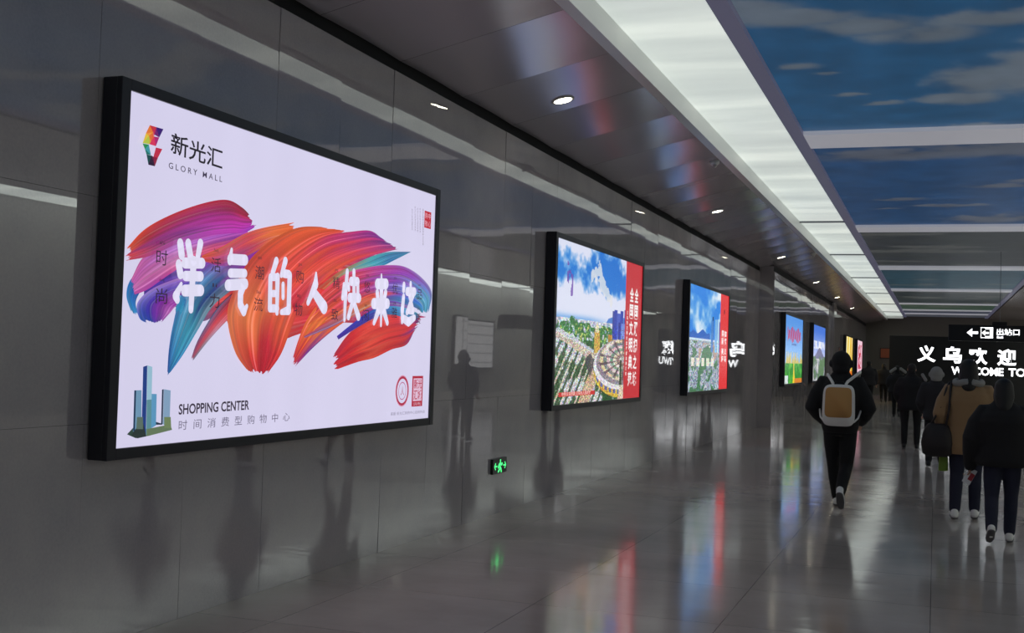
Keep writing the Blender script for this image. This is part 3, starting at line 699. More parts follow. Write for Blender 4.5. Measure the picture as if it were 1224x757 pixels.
def polym(w_, h, pts, wp=0):
    X, Y = np.meshgrid((np.arange(w_) + .5) / w_, (np.arange(h) + .5) / h)
    if wp: X = X + wp * (fbm(w_, h, 12, 10, 51, 4) - .5) * 2; Y = Y + wp * (fbm(w_, h, 12, 10, 52, 4) - .5) * 2
    ins = np.zeros((h, w_), bool); n = len(pts)
    for i in range(n):
        (x0, y0), (x1, y1) = pts[i], pts[(i+1) % n]
        if y0 == y1: continue
        c = ((Y < y0) != (Y < y1)) & (X < (x1 - x0) * (Y - y0) / (y1 - y0) + x0); ins ^= c
    return ins
def city2():
    w_, h = 230, 190; rs = np.random.RandomState(4)
    X, Y = np.meshgrid((np.arange(w_) + .5) / w_, (np.arange(h) + .5) / h)
    a = canvas(w_, h, (24, 122, 214)); n = fbm(w_, h, 5, 4, 3, 5)
    a = mix(a, (20, 96, 196), (.5 - Y) * 1.2 * X)
    n = .7 * n + .3 * fbm(w_, h, 22, 16, 77, 3) + .02
    a = mix(a, (222, 226, 246), (n + .55 * np.abs(Y - .14) * 2 - .575 + .12 * np.clip((.45 - X) * 4, 0, 1) + .18 * np.exp(-((Y - .36) / .09)**2)) * 6)
    a = mix(a, (60, 140, 220), np.exp(-((Y - .47) / .025)**2) * .6 * np.clip((.6 - X) * 4, 0, 1))
    cloud = polym(w_, h, [(.36, .15), (.42, .08), (.5, .18), (.58, .3), (.56, .38), (.5, .33), (.44, .2), (.37, .2)], .09); a = mix(a, (226, 226, 232), cloud * .85)
    a = mix(a, (50, 110, 200), polym(w_, h, [(.55, .44), (.66, .42), (.8, .4), (.9, .44), (1, .42), (1, .5), (.5, .5)], .02) * .85)
    city = Y > .47; g = rs.rand(h // 3 + 1, w_ // 3 + 1, 1).repeat(3, 0).repeat(3, 1)[:h, :w_, 0]
    a = np.where(city[..., None], np.stack([.55 + .4 * g, .6 + .36 * g, .7 + .28 * g], -1), a)
    n2 = fbm(w_, h, 9, 9, 8, 4)
    n3 = fbm(w_, h, 40, 34, 9, 3)
    a = mix(a, (44, 110, 50), polym(w_, h, [(.0, .5), (.2, .47), (.5, .5), (.8, .56), (.75, .64), (.5, .68), (.2, .6), (0, .56)], .05) * ((n3 - .36) * 9))
    a = mix(a, (190, 200, 110), ((Y > .49) & (Y < .7)) * ((n3 - .62) * 9))
    a = mix(a, (38, 78, 40), (Y > .6) * ((n2 - .5) * 9))
    # towers
    for (x, y0, wd, c) in ((.62, .38, .012, (50, 60, 150)), (.65, .37, .02, (40, 60, 170)), (.69, .39, .025, (70, 90, 190)), (.73, .37, .02, (36, 60, 170)), (.79, .36, .03, (30, 50, 160)), (.83, .33, .012, (30, 50, 140)),
                           (.87, .33, .02, (24, 60, 180)), (.91, .3, .012, (40, 60, 150)), (.76, .46, .04, (110, 130, 210)), (.87, .47, .06, (80, 120, 210)), (.70, .45, .012, (40, 50, 150)), (.85, .39, .01, (24, 40, 140))):
        a = mix(a, c, ((np.abs(X - x) < wd) & (Y > y0) & (Y < .58)) * 1.0)
    # diagonal streets and tan avenues, lower left
    d = (X * 1.5 + Y * .9); st = (np.sin(d * 120) > -.1) & (Y > .66) & (X < .5)
    a = mix(a, (226, 206, 190), st * .8); a = mix(a, (40, 66, 40), ((np.sin(d * 60 + 1) > .55) & (Y > .62) & (X < .5)) * .8)
    a = mix(a, (214, 186, 166), polym(w_, h, [(0, .56), (.05, .55), (.42, .68), (.42, .72), (.3, .70), (0, .59)], .01) * .8)
    a = mix(a, (200, 206, 222), polym(w_, h, [(0, .55), (.03, .53), (.4, .66), (.4, .68)]) * .9)
    a = mix(a, (206, 168, 140), polym(w_, h, [(.44, .66), (.52, .68), (.36, 1), (.24, 1)]) * .9); a = mix(a, (70, 66, 74), polym(w_, h, [(.3, .72), (.36, .68), (.42, .74), (.36, .84)]) * .8)
    # gold towers
    a = mix(a, (196, 156, 70), polym(w_, h, [(.40, .53), (.43, .5), (.46, .53), (.47, .68), (.40, .68)])); a = mix(a, (236, 220, 180), polym(w_, h, [(.41, .5), (.43, .47), (.45, .5), (.45, .54), (.41, .54)]))
    a = mix(a, (176, 130, 50), polym(w_, h, [(.56, .55), (.61, .55), (.62, .7), (.57, .72)]))
    # round market
    def ell(cx, cy, rx, ry): return ((X - cx) / rx)**2 + ((Y - cy) / ry)**2
    e = ell(.76, .74, .36, .19); 
    a = mix(a, (222, 176, 64), (ell(.76, .79, .36, .2) < 1) * 1.0); a = mix(a, (60, 80, 170), ((ell(.76, .775, .36, .19) < 1) & (np.abs(np.sin(X * 60)) > .55)) * .8)
    a = mix(a, (236, 232, 240), (ell(.76, .755, .36, .18) < 1) * 1.0); a = mix(a, (140, 130, 140), (ell(.76, .735, .33, .165) < 1) * 1.0)
    for k, c in enumerate(((226, 196, 150), (110, 120, 120), (226, 186, 190), (120, 150, 130), (230, 210, 190), (150, 120, 110), (214, 226, 220))):
        a = mix(a, c, ell(.76, .72, .29 - .04 * k, .145 - .02 * k) < 1)
    m = (ell(.76, .72, .3, .15) < 1); a = mix(a, (90, 70, 80), m * (np.abs(np.sin(np.arctan2((Y - .72) * 2, X - .76) * 7)) > .9) * .9); a = mix(a, (236, 226, 220), m * (n2 - .5) * 5)
    a = mix(a, (50, 60, 40), (np.abs(X - .73) < .014) & (Y > .72) & (Y < .9)); a = mix(a, (60, 64, 44), (np.abs(X - .93) < .01) & (Y > .76) & (Y < .92))
    a = mix(a, (224, 196, 170), polym(w_, h, [(.72, .9), (.76, .9), (.78, 1), (.7, 1)]))
    a = np.clip(a * (1 + .8 * (rs.rand(h, w_, 1) - .5) * (Y > .5)[..., None]) * (1 + .45 * (rs.rand(h, w_, 3) - .5) * (Y > .47)[..., None]), 0, 1)
    # purple script and the red caption bar
    m = (np.abs(X - .13) < .03) & (Y > .12) & (Y < .34); a = mix(a, (110, 70, 170), m * (fbm(w_, h, 40, 30, 6, 2) > .52) * .8)
    a = mix(a, (206, 50, 50), (X > .05) & (X < .42) & (Y > .925) & (Y < .955))
    return a
def city3():
    w_, h = 180, 150; rs = np.random.RandomState(14)
    X, Y = np.meshgrid((np.arange(w_) + .5) / w_, (np.arange(h) + .5) / h)
    a = canvas(w_, h, (40, 132, 226)); n = fbm(w_, h, 4, 4, 13, 4)
    a = mix(a, (150, 200, 240), (n - .5) * 5 * (X < .6)); a = mix(a, (230, 240, 250), (n - .62) * 6)
    a = mix(a, (28, 96, 190), polym(w_, h, [(0, .46), (.1, .42), (.2, .45), (.32, .40), (.42, .44), (.5, .43), (.5, .5), (0, .5)]))
    a = mix(a, (200, 220, 240), (Y > .49) & (Y < .52))
    g = rs.rand(h // 2 + 1, w_ // 2 + 1).repeat(2, 0).repeat(2, 1)[:h, :w_]
    a = np.where((Y > .51)[..., None], np.stack([.3 + .55 * g, .38 + .5 * g, .46 + .46 * g], -1), a)
    n2 = fbm(w_, h, 8, 8, 18, 4); a = mix(a, (50, 110, 60), ((Y > .52) & (n2 > .55)) * .8); a = mix(a, (196, 150, 120), ((Y > .53) & (Y < .7) & (n2 < .4)) * .7)
    for k in range(5): a = mix(a, (236, 226, 210), (np.abs(X - (.1 + .12 * k)) < .035) & (Y > .68) & (Y < .76))
    for (x, y0, wd, c) in ((.57, .26, .012, (30, 50, 90)), (.55, .3, .025, (70, 130, 200)), (.66, .28, .03, (120, 180, 230)), (.72, .27, .02, (190, 220, 240)), (.80, .24, .02, (60, 120, 200)), (.84, .2, .015, (30, 60, 120)), (.9, .12, .02, (110, 180, 230)), (.95, .12, .025, (160, 210, 240)), (.76, .3, .02, (40, 90, 170))):
        a = mix(a, c, (np.abs(X - x) < wd) & (Y > y0) & (Y < .62))
    a = np.clip(a * (1 + .5 * (rs.rand(h, w_, 3) - .5) * (Y > .5)[..., None]), 0, 1)
    return a
def city4():
    w_, h = 90, 100; X, Y = np.meshgrid((np.arange(w_) + .5) / w_, (np.arange(h) + .5) / h)
    a = canvas(w_, h, (84, 150, 232)); a = mix(a, (150, 200, 244), Y * 1.1)
    n = fbm(w_, h, 14, 10, 5, 3)
    a = mix(a, (206, 60, 110), ((np.abs(Y - .27) < .09 + .03 * np.sin(X * 20)) & (X > .12) & (X < .9) & (np.abs(np.sin(X * 26 + Y * 9)) > .35)) * .85)
    a = mix(a, (60, 90, 170), ((np.abs(Y - .42) < .015) & (X > .35) & (X < .65)) * .6)
    tops = .62 + .05 * np.sin(X * 40) + .04 * np.sin(X * 17 + 1); a = mix(a, (214, 190, 90), ((Y > tops) & (Y < .72)) * .9)
    for x in (.12, .2, .34, .48, .7): a = mix(a, (226, 206, 130), (np.abs(X - x) < .015) & (Y > .53) & (Y < .7))
    a = mix(a, (36, 140, 40), Y > .7); a = mix(a, (90, 190, 60), (Y > .7) * (n - .5) * 5); a = mix(a, (240, 214, 50), (np.abs(X - (.5 + .1 * (Y - .7))) < .02 + .16 * (Y - .7)**2 * 4) & (Y > .7))
    a = mix(a, (220, 130, 40), ((Y > .93) & (X > .55))); a = mix(a, (226, 236, 236), (X < .2) & (Y > .88) & (n > .42)); return a
def city5():
    w_, h = 90, 100; X, Y = np.meshgrid((np.arange(w_) + .5) / w_, (np.arange(h) + .5) / h)
    a = canvas(w_, h, (70, 120, 220)); a = mix(a, (190, 200, 246), (Y - .1) * 2.2); n = fbm(w_, h, 6, 6, 25, 4)
    a = mix(a, (238, 240, 250), (Y > .28) * (Y < .42) * (n - .35) * 5)
    a = mix(a, (110, 110, 150), (Y > .48 + .08 * np.sin(X * 7 + 1))); a = mix(a, (96, 130, 90), (Y > .56) * (n - .4) * 8); a = mix(a, (206, 206, 206), (Y > .6) * (.47 - n) * 12); return a
def city6():
    w_, h = 90, 60; X, Y = np.meshgrid((np.arange(w_) + .5) / w_, (np.arange(h) + .5) / h)
    a = canvas(w_, h, (244, 206, 60)); a = mix(a, (250, 244, 200), (np.abs(np.sin(X * 9 + Y * 1.5)) > .75) * .9); a = mix(a, (220, 150, 40), (np.abs(X - .8) < .04)); a = mix(a, (232, 120, 30), Y > .85); return a
def city7():
    w_, h = 90, 60; X, Y = np.meshgrid((np.arange(w_) + .5) / w_, (np.arange(h) + .5) / h)
    a = canvas(w_, h, (244, 206, 222)); n = fbm(w_, h, 12, 10, 31, 3)
    a = mix(a, (206, 24, 66), ((np.abs(X - .5) < .3) & (Y > .12) & (Y < .8) & (n > .42)) * .95); a = mix(a, (190, 20, 60), (Y > .92) | (X > .95)); return a

def band(t, d, W, H, u0, col, lines, tcol=(246, 240, 240)):
    m_ = MB(); m_.add([(d + .001, u0, 0), (d + .001, W, 0), (d + .001, W, H), (d + .001, u0, H)], [(0, 1, 2, 3)], 0, lin(col))
    for (txt, u, v, wd, hh) in lines: put_text(m_, txt, .03, u, v, wd, hh, lambda a, b: (d + .0025, a, b), lin(tcol))
    return m_.build('red_band', PRINT, t, colors=True)

Z0, Z1 = 1.045, 2.925
t2, d2 = lightbox('second lightbox with an aerial picture of a round market and a red text band', 12.45, 16.50, Z0, Z1, XL, -4.0)
W_, H_ = 4.05, Z1 - Z0
grid_print('city_picture', t2, d2, W_, H_, city2())
ln = []
for k, (a, b) in enumerate(zip('全国文明典范', '全国双拥之城')):
    zc = H_ - .44 - k * .235
    ln += [(a, 3.46 + .0, zc, .21, .2), (b, 3.73, zc, .21, .2)]
ln += [(c, 3.24, H_ - .70 - k * .07, .06, .055) for k, c in enumerate('义乌市文明办宣传部共建城市')]
band(t2, d2, W_, H_, 3.12, (196, 42, 52), ln)
cap = MB(); put_text(cap, '中共义乌市委 义乌市人民政府', .02, .92, .117, 1.2, .045, lambda a, b: (d2 + .002, a, b), lin((240, 200, 190))); cap.build('caption_lettering', PRINT, t2, colors=True)

t3, d3 = lightbox('third lightbox with a skyline picture and a plain bright red band', 19.98, 24.03, Z0, Z1, XL, -4.0)
grid_print('city_picture', t3, d3, W_, H_, city3())
ln = [(a, 3.42, H_ - .78 - k * .15, .24, .13) for k, a in enumerate('国际')] + [(a, 3.74, H_ - .78 - k * .15, .24, .13) for k, a in enumerate('商贸')] + \
     [(a, 3.42, H_ - 1.13 - k * .15, .24, .13) for k, a in enumerate('美好')] + [(a, 3.74, H_ - 1.13 - k * .15, .24, .13) for k, a in enumerate('义乌')]
b3 = band(t3, d3, W_, H_, 3.10, (226, 52, 56), ln)
m_ = MB(); n = 16; m_.add([(d3 + .003, 3.55 + .06 * math.cos(2*PI*j/n), H_ - .34 + .05 * math.sin(2*PI*j/n)) for j in range(n)], [tuple(range(n))], 0, lin((120, 20, 30))); m_.build('round_emblem', PRINT, b3, colors=True)
far = [('fourth lightbox with a blue sky, a pink script and a yellow road over green fields', 30.75, 34.95, city4), ('fifth lightbox with hazy mountains and white clouds, beside the backpack wearer', 38.15, 42.35, city5),
       ('sixth lightbox with a yellow and white striped poster', 52.6, 56.8, city6), ('last lightbox on the left wall with a pink poster of red lettering', 60.4, 64.6, city7)]
for lab, a, b, fn in far:
    t, d = lightbox(lab, a, b, 1.06, 2.86, XP, -3.65); grid_print('backlit_face', t, d, b - a, 1.80, fn())
# lit poster on the opposite wall (seen mirrored in the granite)
t, d = lightbox('lightbox with a plain pale grey poster on the opposite right-hand wall', 41.9, 45.9, 1.05, 2.92, XR, XR - .12)
cv = canvas(60, 40, (186, 186, 186)); X_, Y_ = np.meshgrid(np.arange(60), np.arange(40)); cv = mix(cv, (130, 130, 132), ((Y_ % 8 == 3) & (X_ > 12)) * .8); cv = mix(cv, (70, 70, 72), (np.abs(X_ - 11) < 1) * .9)
grid_print('backlit_face', t, d, 4.0, 1.87, cv)

# ------------------------------------------------------------------ green exit lamp low on the wall
t = thing('exit_sign', 'small green glowing running-man exit sign low on the dark wall', 'exit sign', (XL, 10.86, .405))
m_ = MB(); m_.box(.006, .03, 0, .40, 0, .15); m_.build('plate', mat('black_plastic', (.01, .012, .01), .3), t, bevel=.004)
GRN = mat('green_glow', (.02, .3, .1), .4, emit=(.08, .95, .25), es=1.4); m_ = MB()
def seg(mbk, pts, r, x=.0315, ox=0, oz=0):
    for k, (u, v) in enumerate(pts):
        n = 10; mbk.add([(x, ox + u + r*math.cos(2*PI*j/n), oz + v + r*math.sin(2*PI*j/n)) for j in range(n)], [tuple(range(n))])
    for k in range(len(pts) - 1):
        a, b = Vector(pts[k]), Vector(pts[k+1]); d = (b - a).normalized(); nn = Vector((-d.y, d.x)) * r
        mbk.add([(x, ox + q.x, oz + q.y) for q in (a + nn, a - nn, b - nn, b + nn)], [(0, 1, 2, 3)])
seg(m_, [(.205, .125)], .016)
for p in ([(.20, .10), (.195, .065)], [(.20, .10), (.24, .085), (.255, .095)], [(.20, .10), (.165, .085), (.15, .06)], [(.195, .065), (.225, .045), (.235, .015)], [(.195, .065), (.18, .035), (.15, .02)]): seg(m_, p, .011)
for sg, cx_ in ((1, .33), (-1, .075)):
    seg(m_, [(cx_ - sg * .035, .075), (cx_ + sg * .03, .075)], .007); seg(m_, [(cx_ + sg * .005, .105), (cx_ + sg * .032, .075), (cx_ + sg * .005, .045)], .007)
m_.build('running_figure', GRN, t, bevel=None)

# ------------------------------------------------------------------ signs ahead
SIGNW = mat('white_led', (.8, .8, .8), .4, emit=(.95, .97, 1.0), es=2.2)
def toXZ(y): return lambda u, v: (u, y, v)
def px_on(px, py, Y):
    r = RW @ np.array([(px - 612) / F_PX, (py - 378.5) / F_PX, 1.0]); s = Y / r[1]; return (s * r[0], CAM_H + s * r[2])
YS = 57.0
BLKS = mat('sign_black', (.006, .006, .007), .28)
t = thing('welcome_sign', 'big black welcome wall sign with glowing white characters at the end of the passage', 'sign', (1.5, YS, 0))
m_ = MB(); m_.box(-3.52, 3.3, 0, .5, 0, 3.04); m_.build('panel', BLKS, t, bevel=.01)
for ch, x, y in (('义', 1107.5, 423), ('乌', 1138.5, 424.5), ('欢', 1169, 426), ('迎', 1203.5, 427.5), ('您', 1238, 429)):
    m_ = MB(); X, Z = px_on(x, y, YS); put_text(m_, ch, .035, X - 1.5, Z, .80, .76, toXZ(-.012)); m_.build('chinese_character', SIGNW, t)

m_ = MB(); Xa, Za = px_on(1137, 443, YS); Xb, Zb = px_on(1199.5, 444.5, YS); put_text(m_, 'WELCOME', .03, (Xa + Xb) / 2 - 1.5, Za, Xb - Xa, .37, toXZ(-.012))
m_.build('word', SIGNW, t); m_ = MB(); Xc, _ = px_on(1206, 444, YS); put_text(m_, 'TO', .03, Xc + .33 - 1.5, Za, .70, .37, toXZ(-.012)); m_.build('word', SIGNW, t); m_ = MB(); put_text(m_, 'YIWU', .03, 2.75, Za, .95, .37, toXZ(-.012))
m_.build('word', SIGNW, t)

YH = 30.0
t = thing('exit_direction_sign', 'black hanging sign with white arrow and exit symbol', 'sign', (1.6, YH, 2.27))
m_ = MB(); m_.box(-1.32, 1.5, 0, .14, 0, .385); m_.build('panel', BLKS, t, bevel=.008)
m_ = MB(); m_.box(-.35, -.02, .03, .11, .385, .47); m_.build('bracket', BLKS, t, bevel=.01)
for dx in (-.18, 1.0):
    m_ = MB(); m_.tube([(dx, .07, .38), (dx, .07, 2.14)], .006, 8); m_.build('hanging_rod', GREYF, t)
m_ = MB(); yy = -.010
def fl(pts): m_.add([(x, yy, z) for x, z in pts], [tuple(range(len(pts)))])
zc = .20
fl([(-.91, zc), (-.79, zc + .10), (-.79, zc + .04), (-.81, zc)]); fl([(-.91, zc), (-.81, zc), (-.79, zc - .04), (-.79, zc - .10)]); fl([(-.84, zc - .028), (-.66, zc - .028), (-.66, zc + .028), (-.84, zc + .028)])
x0, x1, z0, z1 = -.60, -.33, zc - .12, zc + .13
for q in ([(x0, z0), (x1, z0), (x1, z0 + .012), (x0, z0 + .012)], [(x0, z1 - .012), (x1, z1 - .012), (x1, z1), (x0, z1)], [(x0, z0), (x0 + .012, z0), (x0 + .012, z1), (x0, z1)]): fl(q)
fl([(x1 - .07, z0), (x1, z0), (x1, z1), (x1 - .07, z1)]); fl([(-.50, z1 - .045), (x1 - .07, z1 - .045), (x1 - .07, z1), (-.50, z1)]); fl([(-.50, z0), (x1 - .07, z0), (x1 - .07, z0 + .045), (-.50, z0 + .045)])
fl([(-.58, zc), (-.50, zc + .065), (-.50, zc - .065)]); fl([(-.51, zc - .022), (-.42, zc - .022), (-.42, zc + .022), (-.51, zc + .022)])
m_.build('exit_pictogram', SIGNW, t)
m_ = MB(); put_text(m_, '出站口', .02, .0, zc + .03, .50, .155, toXZ(yy)); put_text(m_, 'Exit', .02, -.17, zc - .095, .14, .06, toXZ(yy)); m_.build('lettering', SIGNW, t)
# small warm notice on the end wall
t = thing('wall_notice', 'small dim orange lit panel on the end wall', 'sign', (-3.1, YB, 1.6))
m_ = MB(); m_.box(.1, .9, -.09, -.02, .45, 1.05); m_.build('casing', BLACKM, t); m_ = MB(); m_.box(.14, .86, -.11, -.09, .49, 1.01); m_.build('face', mat('dim_orange', lin((150, 80, 50)), .5, emit=lin((110, 60, 40)), es=.14), t)

# ------------------------------------------------------------------ people
SKIN = mat('skin', lin((176, 130, 106)), .5)
def cloth(name, c, rough=.85, sheen=0., wr=.012):
    if name in MATS: return MATS[name]
    m = mat(name, lin(c), rough, sheen=sheen)
    n = noise_node(m, 9, 4); bump(m, n.outputs[0], .5, wr); return m
BLKC = cloth('black_cloth', (22, 21, 23)); BLKT = cloth('black_trouser', (18, 18, 20)); HAIR = cloth('black_hair', (16, 14, 14), .55)
NAVY = cloth('navy_denim', (34, 36, 56)); TAN = cloth('tan_fleece', (154, 122, 86), .95, .2); SHOEW = cloth('white_shoe', (236, 234, 230), .6, wr=.002); SOLE = cloth('grey_sole', (96, 94, 94), .8, wr=.002)
CHAR = cloth('charcoal_cloth', (40, 38, 42)); SHOEB = cloth('black_shoe', (16, 16, 17), .5, wr=.002); GWH = cloth('grey_white_knit', (150, 148, 144), .95)

def person(label, loc, rz, H, legs, arms, top, trouser, shoe, hair_style='short', bulk=1.0, hem=.80, vox=.014, head_turn=0., hip=.0, group=None, top_name='jacket', hemw=1.0, waistw=.16, shw=.19, lean=0.0, hood=None):
    """legs/arms: per side dicts of joints for a 1.70 m figure facing +Y (x right, y ahead)"""
    t = bpy.data.objects.new('person', None); COL.objects.link(t); t.location = loc; t.rotation_euler = (0, 0, rz); s = H / 1.70; t.scale = (s, s, s)
    tag(t, label, 'person', group)
    V = Vector
    le = lambda z: lean * max(0, z - .85)                # forward lean
    b = MB()
    # body: torso, neck, head with a face
    b.rings([(0, 0, .80, .14, .10), (0, 0, .92, .165, .115), (0, le(1.05), 1.05, .135, .10), (0, le(1.22), 1.22, .155, .11), (0, le(1.36), 1.36, .17, .105), (0, le(1.43), 1.43, .11, .08)])
    hy = le(1.58)
    b.tube([(0, le(1.4), 1.40), (0, hy, 1.50)], [.062, .055], 16)
    R = Matrix.Rotation(head_turn, 3, 'Z')
    def hp(x, y, z): v = R @ V((x, y, 0)); return (v.x, v.y + hy, z)
    b.ball(hp(0, -.005, 1.61), (.075, .092, .090), 20, rot=R); b.ball(hp(0, .018, 1.555), (.058, .070, .072), 18, rot=R)
    b.tube([hp(0, .085, 1.60), hp(0, .108, 1.565)], [.010, .014], 8); b.tube([hp(-.02, .082, 1.532), hp(.02, .082, 1.532)], .009, 8)
    b.ball(hp(0, .066, 1.50), (.024, .02, .018), 10)
    for sx in (-1, 1):
        b.ball(hp(sx * .078, -.002, 1.585), (.012, .022, .032), 10, rot=R); b.ball(hp(sx * .032, .078, 1.592), (.014, .012, .010), 10)
        b.tube([hp(sx * .015, .086, 1.612), hp(sx * .048, .074, 1.612)], .007, 6)
    for k, L in legs.items():
        b.tube([L['hip'], L['knee'], L['ank']], [.082, .054, .040], 14); b.tube([L['ank'], L['toe']], [.042, .034], 12, flat=.8)
    for k, A in arms.items():
        sx = -1 if k == 'L' else 1
        b.tube([A['sh'], A['el'], A['wr']], [.052, .040, .028], 12)
        wr, el = V(A['wr']), V(A['el']); d = V(A.get('hand', tuple(wr - el))).normalized(); sd = V(A.get('side', (0, 1, 0)))
        sd = (sd - d * sd.dot(d)).normalized(); nm = d.cross(sd).normalized() * (1 if sx > 0 else -1)
        pc = wr + d * .05
        for q in (-.026, -.009, .009, .026): b.tube([wr + sd * q * .6, wr + d * .085 + sd * q], [.014, .013], 8)
        for i_, (q, l) in enumerate(((.030, .070), (.010, .080), (-.011, .074), (-.031, .058))):
            p0 = wr + d * .085 + sd * q; cu = A.get('curl', .5)
            p1 = p0 + (d * math.cos(cu * .6) + nm * math.sin(cu * .6)) * l * .5; p2 = p1 + (d * math.cos(cu * 1.7) + nm * math.sin(cu * 1.7)) * l * .5
            b.tube([p0, p1, p2], [.0095, .0088, .0078], 8)
        p0 = wr + d * .03 + sd * .026; p1 = p0 + (d * .6 + sd * .8).normalized() * .035; p2 = p1 + (d * .9 + sd * .25 + nm * .3).normalized() * .030
        b.tube([p0, p1, p2], [.013, .0105, .009], 8)
    b.build('body', SKIN, t, remesh=min(vox, .0075), smooth_it=1)
    # trousers
    tr = MB()
    tr.rings([(0, hip, .80, .155, .115), (0, hip, .92, .172, .125), (0, hip + le(1.0), 1.0, .155, .115)])
    for k, L in legs.items():
        h_, kn, an = V(L['hip']), V(L['knee']), V(L['ank'])
        mid = (h_ + kn) / 2; calf = kn * .62 + an * .38 + V((0, -.015, 0))
        tr.tube([h_, mid, kn, calf, an + (kn - an).normalized() * .03], [.098, .090, .070, .068, .058 if shoe else .06], 18)
    tr.build('trousers', trouser, t, remesh=vox)
    # shoes
    for k, L in legs.items():
        an, to = V(L['ank']), V(L['toe']); d = (to - an); fd = V((d.x, d.y, 0)).normalized() if abs(d.y) > .02 else V((0, 1, 0))
        ax = (to - an).normalized(); heel = an + V(L.get('heel', (0, -.045, -.035)))
        sh = MB(); ball_ = an * .35 + to * .65
        sh.tube([heel, an * .8 + to * .2 + V((0, 0, -.012)), ball_ + V((0, 0, .002)), to], [.040, .046, .046, .034], 16, flat=.85); sh.tube([heel + V((0, 0, .01)), an + V((0, 0, .035))], [.036, .042], 14)
        o = sh.build('shoe', shoe, t, remesh=.009, smooth_it=1)
        so = MB(); dn = V(L.get('down', (0, 0, -1))) * .030
        so.tube([heel + dn, ball_ + dn * .9, to + dn * .7], [.037, .043, .031], 16, flat=.35); so.build('sole', SOLE, o)
    # jacket
    j = MB(); B = bulk; T = 1 + (B - 1) * .45; hs = .085 * (B - 1)
    j.rings([(0, hip, hem, .175 * B * hemw, .135 * B * hemw), (0, hip, hem + .06, .195 * B * hemw, .15 * B * hemw), (0, le(1.0), 1.0, .175 * B, .14 * B), (0, le(1.12), 1.12, .178 * B, .145 * B), (0, le(1.26), 1.26, .20 * B, .15 * B), (0, le(1.34), 1.34, (shw + .015) * T, .135 * B), (0, le(1.40), 1.405, .165 * T, .12 * T), (0, le(1.45), 1.455, .115, .095), (0, le(1.49), 1.50, .085, .08)], 28, p=2.3)
    j.tube([(-.0, le(1.45) - .015, 1.46), (0, hy - .01, 1.51)], [.085, .080], 16)
    for k, A in arms.items():
        sh_, el, wr = V(A['sh']), V(A['el']), V(A['wr']); c = A.get('cuff', .02)
        end = wr - (wr - el).normalized() * c
        j.tube([V((sh_.x * .70, sh_.y, sh_.z - .015 - hs * .6)), sh_ - V((0, 0, hs)), (sh_ + el) / 2, el, (el + end) / 2, end], [.078 * T, .084 * T, .078 * B, .070 * B, .062 * B, .046 * B], 16)
    j.build(top_name, top, t, remesh=vox)
    # hair
    h = MB()
    if hair_style == 'short':
        h.ball(hp(0, -.018, 1.628), (.085, .095, .088), 20, rot=R); h.ball(hp(0, -.045, 1.575), (.074, .058, .072), 18, rot=R)
    elif hair_style == 'long':
        h.ball(hp(0, -.018, 1.63), (.092, .10, .09), 20, rot=R); h.tube([hp(0, -.05, 1.62), hp(0, -.065, 1.52), hp(0, -.10, 1.42)], [.094, .100, .075], 18, flat=.8)
        for sx in (-1, 1): h.tube([hp(sx * .065, -.01, 1.62), hp(sx * .078, -.005, 1.53), hp(sx * .075, -.01, 1.45)], [.030, .026, .02], 12)
    elif hair_style == 'puffy':
        h.ball(hp(0, -.022, 1.612), (.106, .108, .116), 24, rot=R); h.ball(hp(0, -.035, 1.53), (.098, .085, .085), 18, rot=R)
        for sx in (-1, 1): h.ball(hp(sx * .108, -.015, 1.585), (.024, .036, .042), 12)
    if hair_style: h.build('hair' if not hood else hood[0], hood[1] if hood else HAIR, t, remesh=.011)
    return t
def J(hip, knee, ank, toe, **k): return dict(hip=hip, knee=knee, ank=ank, toe=toe, **k)
STAND = {'L': J((-.09, 0, .88), (-.095, .03, .48), (-.10, -.02, .085), (-.12, .13, .045)), 'R': J((.09, 0, .88), (.095, .03, .48), (.10, .0, .085), (.12, .15, .045))}
def walk(a, b, w_=.085):     # a, b: forward offset of left/right foot; the rear heel lifts
    out = {}
    for k, off, sx in (('L', a, -1), ('R', b, 1)):
        x = sx * w_
        if off >= 0: out[k] = J((x, 0, .88), (x, off * .5 + .06, .48), (x, off, .085), (x + sx * .015, off + .15, .045))
        else: out[k] = J((x, 0, .88), (x, off * .25 + .03, .47), (x * .9, off - .05, .15), (x, off + .065, .045), heel=(0, -.035, .02), down=(0, -.75, -.65))
    return out
def arm(sx, el, wr, **k): return dict(sh=(sx * .185, 0, 1.385), el=el, wr=wr, **k)

# man with the tan and white backpack
legs = {'L': J((-.085, 0, .88), (-.075, .17, .48), (-.035, .28, .085), (-.04, .43, .045)), 'R': J((.09, 0, .88), (.075, .02, .47), (.035, -.28, .20), (.045, -.21, .055), heel=(0, -.045, .0), down=(0, -.95, -.25))}
arms = {'L': arm(-1, (-.30, -.03, 1.10), (-.20, .20, .95), cuff=.0), 'R': arm(1, (.30, -.03, 1.10), (.21, .20, .95), cuff=.0)}
MX, MY = -.985, 13.55
person('person in black hooded jacket and trousers walking away, wearing the tan and white backpack', (MX, MY, 0), .0, 1.73, legs, arms, BLKC, BLKT, SHOEW, 'puffy', bulk=1.17, hem=.83, hemw=.86, hood=('hood', BLKC))
BW = mat('white_leatherette', (.86, .83, .79), .45); BT = cloth('tan_panel', (196, 146, 86), .7, wr=.004)
t = thing('backpack', 'boxy white backpack with a tan front panel on a walker in black', 'backpack', (MX + .0, MY - .21, .93))
m_ = MB(); n = 40
